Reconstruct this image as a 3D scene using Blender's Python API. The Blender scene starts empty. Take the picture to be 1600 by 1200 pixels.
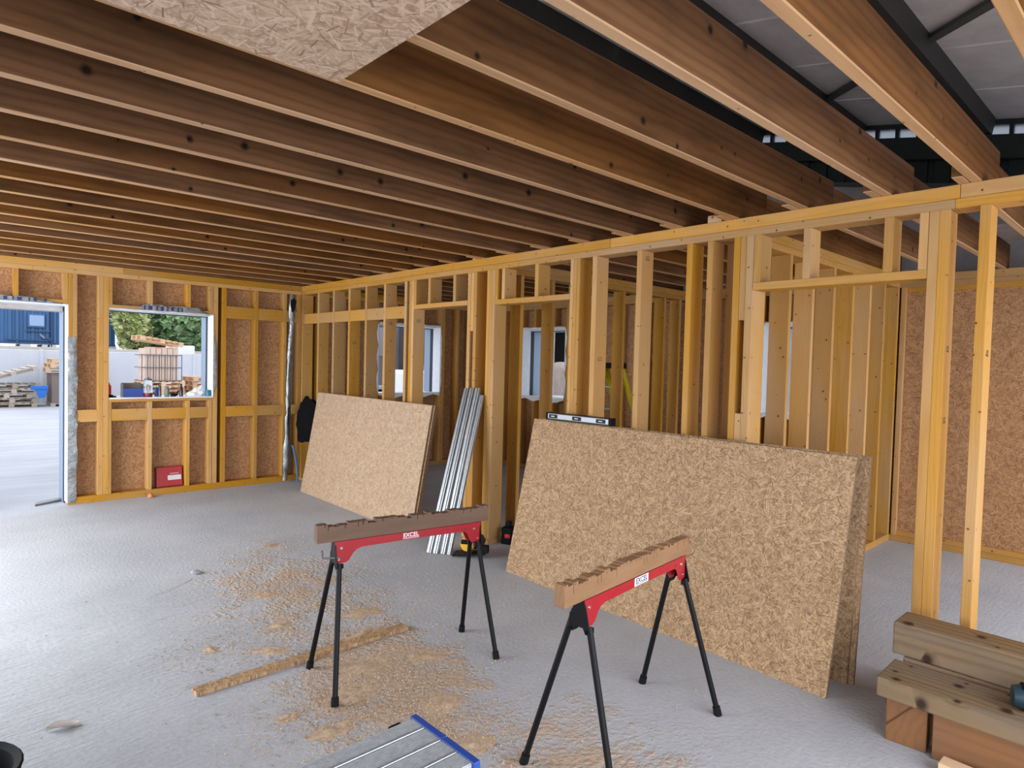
import bpy, bmesh, math, random
from math import radians as rad, pi, sin, cos
from mathutils import Matrix, Vector, noise

random.seed(11)
S = bpy.context.scene
COL = S.collection

# ---------------------------------------------------------------- camera
H_CAM = 1.6308
cam_d = bpy.data.cameras.new('camera')
cam_d.sensor_width = 36.0
cam_d.lens = 22.5885
cam_d.clip_end = 300
cam = bpy.data.objects.new('camera', cam_d)
COL.objects.link(cam)
_f = Vector((0.68215, 0.73043, -0.03344)).normalized()
_r = Vector((0.7307, -0.6822, 0.0259)).normalized()
_u = _r.cross(_f).normalized()
_r = _f.cross(_u)
cam.matrix_world = Matrix(((_r.x, _u.x, -_f.x, 0), (_r.y, _u.y, -_f.y, 0), (_r.z, _u.z, -_f.z, H_CAM), (0, 0, 0, 1)))
S.camera = cam

# ---------------------------------------------------------------- sky, exposure
wd = bpy.data.worlds.new('overcast_sky')
S.world = wd
wd.use_nodes = True
nt = wd.node_tree
nt.nodes.clear()
tc = nt.nodes.new('ShaderNodeTexCoord')
sep = nt.nodes.new('ShaderNodeSeparateXYZ')
nt.links.new(tc.outputs['Generated'], sep.inputs[0])
rp = nt.nodes.new('ShaderNodeValToRGB')
rp.color_ramp.elements[0].position = 0.0
rp.color_ramp.elements[0].color = (0.80, 0.87, 1.0, 1)
rp.color_ramp.elements[1].position = 0.75
rp.color_ramp.elements[1].color = (0.88, 0.95, 1.12, 1)
nt.links.new(sep.outputs[2], rp.inputs[0])
bg = nt.nodes.new('ShaderNodeBackground')
bg.inputs['Strength'].default_value = 1.1
nt.links.new(rp.outputs[0], bg.inputs[0])
wo = nt.nodes.new('ShaderNodeOutputWorld')
nt.links.new(bg.outputs[0], wo.inputs[0])



def fill_lamp(name, loc, rot, sx, sy, power, col=(0.88, 0.94, 1.0)):
    d = bpy.data.lights.new(name, 'AREA')
    d.shape = 'RECTANGLE'
    d.size, d.size_y = sx, sy
    d.energy = power
    d.color = col
    o = bpy.data.objects.new(name, d)
    o.location = loc
    o.rotation_euler = rot
    COL.objects.link(o)
    return o


# added fill lamps at two assumed open bays, left and behind the camera
fill_lamp('fill_left_bay', (-1.68, 6.0, 1.45), (0, rad(-58), 0), 1.9, 4.0, 150)
fill_lamp('fill_front_bay', (2.3, -2.25, 1.45), (rad(56), 0, 0), 9.6, 1.9, 170)

S.view_settings.view_transform = 'Standard'
S.view_settings.look = 'None'
S.view_settings.gamma = 1.0
S.view_settings.use_curve_mapping = False
S.view_settings.exposure = 0.92

# ---------------------------------------------------------------- helpers
WM = {}


def put(o, parent=None, M=None):
    COL.objects.link(o)
    M = M if M is not None else Matrix.Identity(4)
    if parent is not None:
        o.parent = parent
        o.matrix_basis = WM[parent].inverted() @ M
    else:
        o.matrix_basis = M
    WM[o] = M
    return o


def empty(name, loc, rz=0.0):
    o = bpy.data.objects.new(name, None)
    o.empty_display_size = 0.1
    return put(o, None, Matrix.Translation(loc) @ Matrix.Rotation(rz, 4, 'Z'))


def tag(o, label, cat, group=None):
    o['label'] = label
    o['category'] = cat
    if group:
        o['group'] = group
    return o


def thing(name, label, cat, loc, rz=0.0, group=None):
    return tag(empty(name, loc, rz), label, cat, group)


def struct(name, loc=(0, 0, 0)):
    o = empty(name, loc)
    o['kind'] = 'structure'
    return o


_boxes = {}


def box_mesh(l, w, h, mat, bev=0.002):
    key = (round(l, 3), round(w, 3), round(h, 3), mat.name, bev)
    if key in _boxes:
        return _boxes[key]
    bm = bmesh.new()
    bmesh.ops.create_cube(bm, size=1.0)
    bmesh.ops.scale(bm, vec=(l, w, h), verts=bm.verts)
    if bev > 0:
        b = min(bev, 0.3 * min(l, w, h))
        bmesh.ops.bevel(bm, geom=list(bm.edges), offset=b, segments=1, affect='EDGES', profile=0.5)
    me = bpy.data.meshes.new('box')
    bm.to_mesh(me)
    bm.free()
    me.materials.append(mat)
    _boxes[key] = me
    return me


def bar(name, parent, x, y, z, mat, bev=0.002):
    """axis aligned member; the mesh's own x runs along its length, z across its thinnest side"""
    d = [(x[1] - x[0], 0), (y[1] - y[0], 1), (z[1] - z[0], 2)]
    d.sort(key=lambda a: -a[0])
    R = Matrix.Identity(3)
    cols = []
    for dim, ax in d:
        v = [0, 0, 0]
        v[ax] = 1
        cols.append(Vector(v))
    if cols[0].cross(cols[1]).dot(cols[2]) < 0:
        cols[2] = -cols[2]
    R = Matrix((cols[0], cols[1], cols[2])).transposed()
    M = Matrix.Translation(((x[0] + x[1]) / 2, (y[0] + y[1]) / 2, (z[0] + z[1]) / 2)) @ R.to_4x4()
    o = bpy.data.objects.new(name, box_mesh(d[0][0], d[1][0], d[2][0], mat, bev))
    return put(o, parent, M)


def frame_along(p0, p1, up=(0, 0, 1)):
    p0, p1 = Vector(p0), Vector(p1)
    a = (p1 - p0).normalized()
    u = Vector(up)
    b = u.cross(a)
    if b.length < 1e-4:
        b = Vector((0, 1, 0)).cross(a)
    b.normalize()
    c = a.cross(b)
    return Matrix((a, b, c)).transposed().to_4x4(), (p1 - p0).length, (p0 + p1) / 2


def beam(name, parent, p0, p1, w, h, mat, up=(0, 0, 1), bev=0.002, base=None):
    R, L, c = frame_along(p0, p1, up)
    M = Matrix.Translation(c) @ R
    if base is not None:
        M = base @ M
    o = bpy.data.objects.new(name, box_mesh(L, w, h, mat, bev))
    return put(o, parent, M)


class MB:
    """collects shapes into one mesh"""

    def __init__(self):
        self.bm = bmesh.new()

    def box(self, x, y, z, M=None):
        r = bmesh.ops.create_cube(self.bm, size=1.0)
        T = Matrix.Translation(((x[0] + x[1]) / 2, (y[0] + y[1]) / 2, (z[0] + z[1]) / 2)) @ Matrix.Diagonal((x[1] - x[0], y[1] - y[0], z[1] - z[0], 1))
        bmesh.ops.transform(self.bm, matrix=(M @ T) if M else T, verts=r['verts'])
        return self

    def tube(self, p0, p1, r0, r1=None, n=12, caps=True):
        R, L, c = frame_along(p0, p1)
        r1 = r0 if r1 is None else r1
        r = bmesh.ops.create_cone(self.bm, cap_ends=caps, segments=n, radius1=r0, radius2=r1, depth=L)
        T = Matrix.Translation(c) @ R @ Matrix.Rotation(pi / 2, 4, 'Y')
        bmesh.ops.transform(self.bm, matrix=T, verts=r['verts'])
        return self

    def lathe(self, prof, c=(0, 0, 0), n=20, M=None):
        rings = []
        for r, z in prof:
            ring = []
            for i in range(n):
                a = 2 * pi * i / n
                v = Vector((c[0] + r * cos(a), c[1] + r * sin(a), c[2] + z))
                ring.append(self.bm.verts.new(M @ v if M else v))
            rings.append(ring)
        for a, b in zip(rings, rings[1:]):
            for i in range(n):
                self.bm.faces.new((a[i], a[(i + 1) % n], b[(i + 1) % n], b[i]))
        self.bm.faces.new(list(reversed(rings[0])))
        self.bm.faces.new(rings[-1])
        return self

    def prism(self, poly, a, b, axis='y'):
        def V(p, t):
            return Vector((p[0], t, p[1])) if axis == 'y' else (Vector((t, p[0], p[1])) if axis == 'x' else Vector((p[0], p[1], t)))
        A = [self.bm.verts.new(V(p, a)) for p in poly]
        B = [self.bm.verts.new(V(p, b)) for p in poly]
        n = len(poly)
        for i in range(n):
            self.bm.faces.new((A[i], A[(i + 1) % n], B[(i + 1) % n], B[i]))
        self.bm.faces.new(list(reversed(A)))
        self.bm.faces.new(B)
        return self

    def faces(self, vs, fs):
        V = [self.bm.verts.new(v) for v in vs]
        for f in fs:
            try:
                self.bm.faces.new([V[i] for i in f])
            except ValueError:
                pass
        return self

    def build(self, name, mat, parent=None, M=None, smooth=False, bev=0.0):
        bmesh.ops.recalc_face_normals(self.bm, faces=self.bm.faces)
        if bev > 0:
            es = [e for e in self.bm.edges if len(e.link_faces) == 2 and e.calc_face_angle(0) > 0.6]
            bmesh.ops.bevel(self.bm, geom=es, offset=bev, segments=2, affect='EDGES', profile=0.5, clamp_overlap=True)
        me = bpy.data.meshes.new(name)
        self.bm.to_mesh(me)
        self.bm.free()
        me.materials.append(mat)
        if smooth:
            for p in me.polygons:
                p.use_smooth = True
            if hasattr(me, 'set_sharp_from_angle'):
                me.set_sharp_from_angle(angle=rad(40))
        o = bpy.data.objects.new(name, me)
        return put(o, parent, M if M is not None else Matrix.Identity(4))


def kids(parent):
    return WM[parent]


# ---------------------------------------------------------------- materials
def newmat(name):
    m = bpy.data.materials.new(name)
    m.use_nodes = True
    n = m.node_tree
    b = n.nodes['Principled BSDF']
    return m, n, b


def node(n, t, ins=None, **kw):
    x = n.nodes.new(t)
    for k, v in kw.items():
        setattr(x, k, v)
    if ins:
        for k, v in ins.items():
            if isinstance(v, bpy.types.NodeSocket):
                n.links.new(v, x.inputs[k])
            else:
                x.inputs[k].default_value = v
    return x


def mathn(n, op, a, b=None, c=None, clamp=False):
    x = n.nodes.new('ShaderNodeMath')
    x.operation = op
    x.use_clamp = clamp
    for i, v in enumerate((a, b, c)):
        if v is None:
            continue
        if isinstance(v, bpy.types.NodeSocket):
            n.links.new(v, x.inputs[i])
        else:
            x.inputs[i].default_value = v
    return x.outputs[0]


def mixc(n, fac, a, b, blend='MIX'):
    x = n.nodes.new('ShaderNodeMix')
    x.data_type = 'RGBA'
    x.blend_type = blend
    for s, v in ((x.inputs[0], fac), (x.inputs[6], a), (x.inputs[7], b)):
        if isinstance(v, bpy.types.NodeSocket):
            n.links.new(v, s)
        else:
            s.default_value = v if not isinstance(v, tuple) else (*v, 1)
    return x.outputs[2]


def ramp(n, fac, stops, interp='LINEAR'):
    x = n.nodes.new('ShaderNodeValToRGB')
    x.color_ramp.interpolation = interp
    els = x.color_ramp.elements
    while len(els) < len(stops):
        els.new(0.5)
    for e, (p, c) in zip(els, stops):
        e.position = p
        e.color = (*c, 1) if len(c) == 3 else c
    n.links.new(fac, x.inputs[0])
    return x.outputs[0]


def simple(name, col, rough=0.6, metal=0.0, var=0.0, scale=20.0, bump=0.0, spec=0.5):
    m, n, b = newmat(name)
    b.inputs['Roughness'].default_value = rough
    b.inputs['Metallic'].default_value = metal
    b.inputs['Specular IOR Level'].default_value = spec
    if var > 0 or bump > 0:
        t = node(n, 'ShaderNodeTexCoord')
        ns = node(n, 'ShaderNodeTexNoise', {'Vector': t.outputs['Object'], 'Scale': scale, 'Detail': 5.0, 'Roughness': 0.65})
        f = ramp(n, ns.outputs[0], [(0.3, tuple(c * (1 - var) for c in col)), (0.7, tuple(min(1, c * (1 + var)) for c in col))])
        n.links.new(f, b.inputs['Base Color'])
        if bump > 0:
            bp = node(n, 'ShaderNodeBump', {'Height': ns.outputs[0], 'Strength': bump, 'Distance': 0.02})
            n.links.new(bp.outputs[0], b.inputs['Normal'])
    else:
        b.inputs['Base Color'].default_value = (*col, 1)
    return m


def wood(name, light, dark, knot, ringscale=95.0, ringmix=0.4, stain=0.0, stain_col=(0.1, 0.06, 0.03), rough=0.62, tone=0.16, knots=0.4, grey=0.0, knotr=0.085, spec=0.25):
    m, n, b = newmat(name)
    t = node(n, 'ShaderNodeTexCoord')
    oi = node(n, 'ShaderNodeObjectInfo')
    rnd = oi.outputs['Random']
    wn = node(n, 'ShaderNodeTexWhiteNoise', {'W': rnd}, noise_dimensions='1D')
    wsep = node(n, 'ShaderNodeSeparateXYZ', {0: wn.outputs['Color']})
    off = node(n, 'ShaderNodeVectorMath', {0: wn.outputs['Color'], 1: (40.0, 0.0, 0.0)}, operation='MULTIPLY')
    co = node(n, 'ShaderNodeVectorMath', {0: t.outputs['Object'], 1: off.outputs[0]}, operation='ADD').outputs[0]
    # warp
    st = node(n, 'ShaderNodeVectorMath', {0: co, 1: (1.3, 9.0, 9.0)}, operation='MULTIPLY').outputs[0]
    ns = node(n, 'ShaderNodeTexNoise', {'Vector': st, 'Scale': 1.0, 'Detail': 2.0})
    # knots
    ks = node(n, 'ShaderNodeSeparateXYZ', {0: co})
    kv = node(n, 'ShaderNodeCombineXYZ', {0: ks.outputs[0], 1: mathn(n, 'MULTIPLY_ADD', ks.outputs[2], 0.85, ks.outputs[1])})
    vk = node(n, 'ShaderNodeTexVoronoi', {'Vector': kv.outputs[0], 'Scale': 8.0, 'Randomness': 1.0}, voronoi_dimensions='2D')
    vsep = node(n, 'ShaderNodeSeparateXYZ', {0: vk.outputs['Color']})
    kon = mathn(n, 'GREATER_THAN', knots, vsep.outputs[0])
    kd = mathn(n, 'DIVIDE', vk.outputs['Distance'], mathn(n, 'MULTIPLY_ADD', vsep.outputs[1], knotr, knotr * 0.45))
    kmask = mathn(n, 'MULTIPLY', kon, mathn(n, 'SUBTRACT', 1.0, mathn(n, 'SMOOTH_MIN', kd, 1.0, 0.3), clamp=True))
    khalo = mathn(n, 'MULTIPLY', kon, mathn(n, 'POWER', 2.718, mathn(n, 'MULTIPLY', kd, -0.9)))
    # rings around an off-centre pith
    sp = node(n, 'ShaderNodeSeparateXYZ', {0: co})
    cy = mathn(n, 'MULTIPLY_ADD', wsep.outputs[1], 0.16, -0.08)
    cz = mathn(n, 'MULTIPLY_ADD', wsep.outputs[2], 0.12, -0.02)
    y = mathn(n, 'ADD', mathn(n, 'ADD', sp.outputs[1], cy), mathn(n, 'MULTIPLY', sp.outputs[0], 0.012))
    z = mathn(n, 'ADD', sp.outputs[2], cz)
    r = mathn(n, 'SQRT', mathn(n, 'ADD', mathn(n, 'MULTIPLY', y, y), mathn(n, 'MULTIPLY', z, z)))
    r = mathn(n, 'ADD', r, mathn(n, 'MULTIPLY', ns.outputs[0], 0.05))
    r = mathn(n, 'ADD', r, mathn(n, 'MULTIPLY', khalo, 0.02))
    s = mathn(n, 'SINE', mathn(n, 'MULTIPLY', r, ringscale * 6.283))
    s = mathn(n, 'POWER', mathn(n, 'MULTIPLY_ADD', s, 0.5, 0.5), 2.0)
    fib = node(n, 'ShaderNodeTexNoise', {'Vector': node(n, 'ShaderNodeVectorMath', {0: co, 1: (6.0, 260.0, 260.0)}, operation='MULTIPLY').outputs[0], 'Scale': 1.0, 'Detail': 2.0})
    fac = mathn(n, 'ADD', mathn(n, 'MULTIPLY', s, ringmix), mathn(n, 'MULTIPLY_ADD', fib.outputs[0], 0.5, -0.2), clamp=True)
    col = mixc(n, fac, light, dark)
    if grey > 0:
        big = node(n, 'ShaderNodeTexNoise', {'Vector': node(n, 'ShaderNodeVectorMath', {0: co, 1: (0.8, 3.0, 3.0)}, operation='MULTIPLY').outputs[0], 'Scale': 1.0, 'Detail': 3.0})
        gm = mathn(n, 'MULTIPLY', ramp(n, big.outputs[0], [(0.45, (0, 0, 0)), (0.7, (1, 1, 1))]), grey)
        col = mixc(n, gm, col, (light[0] * 0.95, light[0] * 0.80, light[0] * 0.66))
    if stain > 0:
        b2 = node(n, 'ShaderNodeTexNoise', {'Vector': node(n, 'ShaderNodeVectorMath', {0: co, 1: (1.6, 7.0, 7.0)}, operation='MULTIPLY').outputs[0], 'Scale': 1.0, 'Detail': 4.0, 'Roughness': 0.6})
        sm = mathn(n, 'MULTIPLY', ramp(n, b2.outputs[0], [(0.46, (0, 0, 0)), (0.72, (1, 1, 1))]), stain)
        col = mixc(n, sm, col, stain_col)
    col = mixc(n, mathn(n, 'MULTIPLY', khalo, 0.35), col, dark)
    col = mixc(n, mathn(n, 'MULTIPLY', kmask, 1.6, clamp=True), col, knot)
    hs = node(n, 'ShaderNodeHueSaturation', {'Color': col, 'Value': mathn(n, 'MULTIPLY_ADD', rnd, 2 * tone, 1 - tone), 'Saturation': mathn(n, 'MULTIPLY_ADD', wsep.outputs[2], 0.2, 0.95)})
    n.links.new(hs.outputs[0], b.inputs['Base Color'])
    b.inputs['Roughness'].default_value = rough
    b.inputs['Specular IOR Level'].default_value = spec
    bp = node(n, 'ShaderNodeBump', {'Height': fac, 'Strength': 0.25, 'Distance': 0.002})
    n.links.new(bp.outputs[0], b.inputs['Normal'])
    return m


def osb(name, pale, mid, darkc, streak, rough=0.65, scale=1.0, streaks=0.5):
    """strand board: layers of straight slivers, each turned its own way in the sheet's plane"""
    m, n, b = newmat(name)
    t = node(n, 'ShaderNodeTexCoord')
    oi = node(n, 'ShaderNodeObjectInfo')
    wn = node(n, 'ShaderNodeTexWhiteNoise', {'W': oi.outputs['Random']}, noise_dimensions='1D')
    off = node(n, 'ShaderNodeVectorMath', {0: wn.outputs['Color'], 1: (9.0, 9.0, 0.0)}, operation='MULTIPLY')
    co = node(n, 'ShaderNodeVectorMath', {0: t.outputs['Object'], 1: off.outputs[0]}, operation='ADD').outputs[0]
    big = node(n, 'ShaderNodeTexNoise', {'Vector': co, 'Scale': 28.0, 'Detail': 4.0, 'Roughness': 0.7})
    col = ramp(n, big.outputs[0], [(0.3, darkc), (0.5, mid), (0.75, pale)])
    hgt = big.outputs[0]

    def layer(k, cell, half_l, half_w, stops, alpha, on=1.0):
        nonlocal col, hgt
        c2 = node(n, 'ShaderNodeVectorMath', {0: co, 1: (k * 3.17, k * 1.73, 0.0)}, operation='ADD').outputs[0]
        v = node(n, 'ShaderNodeTexVoronoi', {'Vector': c2, 'Scale': cell * scale}, voronoi_dimensions='2D')
        d = node(n, 'ShaderNodeVectorMath', {0: c2, 1: v.outputs['Position']}, operation='SUBTRACT').outputs[0]
        cs = node(n, 'ShaderNodeSeparateXYZ', {0: v.outputs['Color']})
        ro = node(n, 'ShaderNodeVectorRotate', {'Vector': d, 'Angle': mathn(n, 'MULTIPLY', cs.outputs[0], 6.283)}, rotation_type='Z_AXIS')
        q = node(n, 'ShaderNodeSeparateXYZ', {0: ro.outputs[0]})
        inx = mathn(n, 'LESS_THAN', mathn(n, 'ABSOLUTE', q.outputs[0]), half_l / (cell * scale))
        iny = mathn(n, 'LESS_THAN', mathn(n, 'ABSOLUTE', q.outputs[1]), mathn(n, 'MULTIPLY', mathn(n, 'MULTIPLY_ADD', cs.outputs[1], 0.9, 0.4), half_w / (cell * scale)))
        mk = mathn(n, 'MULTIPLY', inx, iny)
        if on < 1:
            mk = mathn(n, 'MULTIPLY', mk, mathn(n, 'LESS_THAN', cs.outputs[2], on))
        tone = ramp(n, cs.outputs[1 if on < 1 else 2], stops)
        col = mixc(n, mathn(n, 'MULTIPLY', mk, alpha), col, tone)
        hgt = mathn(n, 'ADD', hgt, mathn(n, 'MULTIPLY', mk, mathn(n, 'MULTIPLY', cs.outputs[1], 0.6)))

    st = [(0.05, darkc), (0.35, mid), (0.7, pale), (1.0, tuple(min(1, c * 1.12) for c in pale))]
    for k, (cell, hl, hw, al) in enumerate(((15, .66, .080, .8), (21, .66, .085, .8), (18, .68, .065, .75), (27, .66, .08, .8), (13, .62, .05, .7), (24, .68, .062, .8), (33, .62, .07, .75), (16, .68, .055, .85))):
        layer(k + 1, cell, hl, hw, st, al)
    layer(9, 20, .42, .05, [(0, streak), (1, darkc)], 0.85, on=0.30 * streaks * 2)
    layer(10, 31, .40, .055, [(0, streak), (1, darkc)], 0.8, on=0.30 * streaks * 2)
    hs = node(n, 'ShaderNodeHueSaturation', {'Color': col, 'Value': mathn(n, 'MULTIPLY_ADD', oi.outputs['Random'], 0.12, 0.94)})
    n.links.new(hs.outputs[0], b.inputs['Base Color'])
    b.inputs['Roughness'].default_value = rough
    b.inputs['Specular IOR Level'].default_value = 0.25
    bp = node(n, 'ShaderNodeBump', {'Height': hgt, 'Strength': 0.3, 'Distance': 0.0015})
    n.links.new(bp.outputs[0], b.inputs['Normal'])
    return m


PINE = wood('pine_studwork', (0.54, 0.290, 0.086), (0.41, 0.196, 0.050), (0.085, 0.034, 0.015), ringscale=70, ringmix=0.34, grey=0.25, knots=0.55, knotr=0.055)
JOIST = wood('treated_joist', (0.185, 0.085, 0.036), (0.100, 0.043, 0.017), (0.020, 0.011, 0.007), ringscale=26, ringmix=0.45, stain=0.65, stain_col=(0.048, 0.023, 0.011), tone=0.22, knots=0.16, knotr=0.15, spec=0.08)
JEDGE = wood('pale_joist_edge', (0.50, 0.305, 0.170), (0.38, 0.215, 0.110), (0.14, 0.07, 0.035), ringscale=40, ringmix=0.45, tone=0.12, knots=0.3, spec=0.1)  # paler tone for the joists' top and bottom faces
OLDT = wood('weathered_timber', (0.25, 0.162, 0.088), (0.12, 0.072, 0.036), (0.04, 0.02, 0.012), ringscale=30, ringmix=0.6, stain=0.55, stain_col=(0.13, 0.10, 0.07), tone=0.12, knots=0.5, grey=0.6, knotr=0.2)
RUSTT = wood('sawn_red_brown_timber', (0.24, 0.125, 0.068), (0.165, 0.080, 0.040), (0.08, 0.04, 0.022), ringscale=30, ringmix=0.3, stain=0.5, stain_col=(0.14, 0.09, 0.065), tone=0.08, knots=0.3)
SAWBED = wood('brown_bearer_timber', (0.185, 0.105, 0.068), (0.125, 0.068, 0.042), (0.06, 0.03, 0.02), ringscale=50, ringmix=0.3, stain=0.4, stain_col=(0.09, 0.05, 0.036), tone=0.05, knots=0.12)
SAWBED2 = wood('cut_up_bearer_timber', (0.33, 0.195, 0.115), (0.23, 0.130, 0.070), (0.10, 0.05, 0.03), ringscale=50, ringmix=0.35, stain=0.5, stain_col=(0.17, 0.085, 0.045), tone=0.05, knots=0.12)
PALE = wood('pale_new_timber', (0.75, 0.52, 0.32), (0.62, 0.38, 0.2), (0.3, 0.15, 0.08), ringscale=70, ringmix=0.3, tone=0.1)
PALLET = wood('grey_pallet_wood', (0.48, 0.41, 0.33), (0.33, 0.27, 0.2), (0.2, 0.15, 0.1), ringscale=60, ringmix=0.3, tone=0.2)
OSB_WALL = osb('osb_sheathing', (0.52, 0.290, 0.140), (0.40, 0.205, 0.092), (0.26, 0.122, 0.055), (0.075, 0.035, 0.018), scale=0.95, streaks=0.6)
OSB_NEW = osb('osb_fresh_sheet', (0.54, 0.355, 0.195), (0.375, 0.232, 0.120), (0.22, 0.122, 0.058), (0.070, 0.034, 0.018), scale=1.3, streaks=0.8)
OSB_PALE = osb('osb_pale_sheet', (0.56, 0.405, 0.270), (0.46, 0.315, 0.200), (0.33, 0.205, 0.120), (0.13, 0.07, 0.038), scale=1.3, streaks=0.6)
OSB_CEIL = osb('osb_ceiling_sheet', (0.60, 0.43, 0.31), (0.48, 0.33, 0.225), (0.32, 0.20, 0.125), (0.12, 0.065, 0.035), scale=0.75, streaks=0.6)
OSB_EDGE = simple('osb_cut_edge', (0.21, 0.125, 0.075), 0.8, var=0.35, scale=60, bump=0.3)
FOIL = simple('silver_membrane', (0.27, 0.28, 0.28), 0.32, metal=0.75, var=0.3, scale=14, bump=0.6)
WHITEF = simple('white_membrane', (0.82, 0.84, 0.86), 0.4, var=0.06, scale=12, bump=0.3)
STEELB = simple('blue_grey_steel_flashing', (0.28, 0.36, 0.46), 0.4, metal=0.2)
DARKG = simple('dark_gasket', (0.02, 0.022, 0.03), 0.6)
CLAD = simple('barn_cladding', (0.20, 0.205, 0.21), 0.5, metal=0.2, var=0.08)
CLADG = simple('dark_green_steel', (0.022, 0.028, 0.026), 0.5, metal=0.3)
LINER = simple('grey_roof_liner', (0.62, 0.58, 0.57), 0.55, var=0.14, scale=3)
PURL = simple('dark_purlin_paint', (0.035, 0.03, 0.028), 0.6)
BRACE = simple('grey_steel_angle', (0.10, 0.10, 0.10), 0.5, metal=0.4)
WALLG = simple('pink_grey_panel', (0.42, 0.38, 0.37), 0.7, var=0.15, scale=8)
TRANSL, _n, _b = newmat('translucent_eaves_filler')
_b.inputs['Base Color'].default_value = (0.28, 0.29, 0.30, 1)
_b.inputs['Roughness'].default_value = 0.5
_b.inputs['Transmission Weight'].default_value = 0.85
GALV = simple('galvanised_steel', (0.40, 0.42, 0.44), 0.42, metal=0.75, var=0.1, scale=30)
ALU = simple('ribbed_aluminium', (0.52, 0.54, 0.56), 0.5, metal=0.35, var=0.18, scale=40, bump=0.1)
RED = simple('red_powder_coat', (0.38, 0.020, 0.028), 0.26, var=0.08, scale=20)
BLACK = simple('black_steel', (0.005, 0.005, 0.006), 0.45, spec=0.2)
BLACKM = simple('black_rubber', (0.008, 0.008, 0.009), 0.75, spec=0.15)
BLACKC = simple('black_cloth', (0.006, 0.006, 0.007), 0.95, spec=0.1)
BLUE = simple('blue_plastic', (0.02, 0.07, 0.33), 0.4)
TEAL = simple('dark_teal_plastic', (0.012, 0.035, 0.05), 0.4)
WHITE = simple('white_plastic', (0.85, 0.85, 0.85), 0.45)
LABEL = simple('grey_white_label', (0.7, 0.7, 0.7), 0.5)
NAVY = simple('navy_print', (0.02, 0.03, 0.12), 0.5)
YELLOW = simple('yellow_plastic', (0.72, 0.40, 0.03), 0.4)
LADY = simple('ladder_yellow', (0.70, 0.58, 0.02), 0.45)
CHROME = simple('bright_bolt', (0.8, 0.8, 0.82), 0.2, metal=0.9)
GREYST = simple('grey_steel', (0.16, 0.16, 0.17), 0.4, metal=0.5)
REDP = simple('red_plastic', (0.6, 0.03, 0.03), 0.4)
ORANGE = simple('orange_clay', (0.65, 0.22, 0.07), 0.7)
CONTB = simple('blue_container_paint', (0.045, 0.13, 0.28), 0.45, var=0.08, scale=1.5)
CONTD = simple('dark_blue_paint', (0.03, 0.075, 0.17), 0.45)
YWALL = simple('pale_concrete_panel', (0.62, 0.64, 0.67), 0.75, var=0.05, scale=1.5)
BROWNB = simple('brown_board_box', (0.23, 0.175, 0.145), 0.7, var=0.08, scale=3)
LEAFM = simple('leaf_green', (0.25, 0.38, 0.17), 0.6, var=0.45, scale=0.9)
LEAFY = simple('leaf_yellow_green', (0.48, 0.52, 0.22), 0.6, var=0.4, scale=0.9)
BARK = simple('bark', (0.12, 0.09, 0.065), 0.9, var=0.3, scale=6)
TAN = simple('tan_cover', (0.36, 0.28, 0.22), 0.75, var=0.15, scale=5, bump=0.4)
DKBRN = simple('dark_brown_panel', (0.035, 0.027, 0.024), 0.6, var=0.2, scale=4)
CABG = simple('cab_grey', (0.28, 0.285, 0.30), 0.5, var=0.06, scale=3)
DUST = simple('sawdust_shavings', (0.50, 0.36, 0.24), 0.9, var=0.3, scale=60)
LEAFD = simple('dry_leaf', (0.52, 0.47, 0.43), 0.7, var=0.15, scale=30)
STONE = simple('grey_stone', (0.35, 0.36, 0.38), 0.7, var=0.3, scale=40)
EARTH = simple('earth_bank', (0.3, 0.27, 0.22), 0.9, var=0.2, scale=1)

GLASS, _n, _b = newmat('clear_glass')
_b.inputs['Base Color'].default_value = (0.9, 0.95, 0.95, 1)
_b.inputs['Roughness'].default_value = 0.02
_b.inputs['Transmission Weight'].default_value = 1.0
_b.inputs['IOR'].default_value = 1.2
REDLIQ = simple('red_liquid', (0.28, 0.01, 0.03), 0.3)
CABGLASS = simple('container_window_glass', (0.30, 0.42, 0.62), 0.1)

# concrete slab: trowelled grey, coarser brushed area to the left, sawdust where the timber was cut
CONC, n, b = newmat('concrete_slab')
t = node(n, 'ShaderNodeTexCoord')
P = t.outputs['Object']
sp = node(n, 'ShaderNodeSeparateXYZ', {0: P})
n1 = node(n, 'ShaderNodeTexNoise', {'Vector': P, 'Scale': 1.3, 'Detail': 6.0, 'Roughness': 0.6})
n2 = node(n, 'ShaderNodeTexNoise', {'Vector': P, 'Scale': 45.0, 'Detail': 4.0})
col = ramp(n, n1.outputs[0], [(0.3, (0.400, 0.405, 0.425)), (0.7, (0.50, 0.505, 0.525))])
col = mixc(n, mathn(n, 'MULTIPLY', ramp(n, n2.outputs[0], [(0.5, (0, 0, 0)), (0.75, (1, 1, 1))]), 0.3), col, (0.33, 0.33, 0.345))


def blob(cx, cy, rx, ry, rot=0.0):
    dx = mathn(n, 'SUBTRACT', sp.outputs[0], cx)
    dy = mathn(n, 'SUBTRACT', sp.outputs[1], cy)
    c_, s_ = cos(rot), sin(rot)
    u = mathn(n, 'DIVIDE', mathn(n, 'ADD', mathn(n, 'MULTIPLY', dx, c_), mathn(n, 'MULTIPLY', dy, s_)), rx)
    v = mathn(n, 'DIVIDE', mathn(n, 'SUBTRACT', mathn(n, 'MULTIPLY', dy, c_), mathn(n, 'MULTIPLY', dx, s_)), ry)
    d = mathn(n, 'SQRT', mathn(n, 'ADD', mathn(n, 'MULTIPLY', u, u), mathn(n, 'MULTIPLY', v, v)))
    return mathn(n, 'SUBTRACT', 1.0, d, clamp=True)


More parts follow.
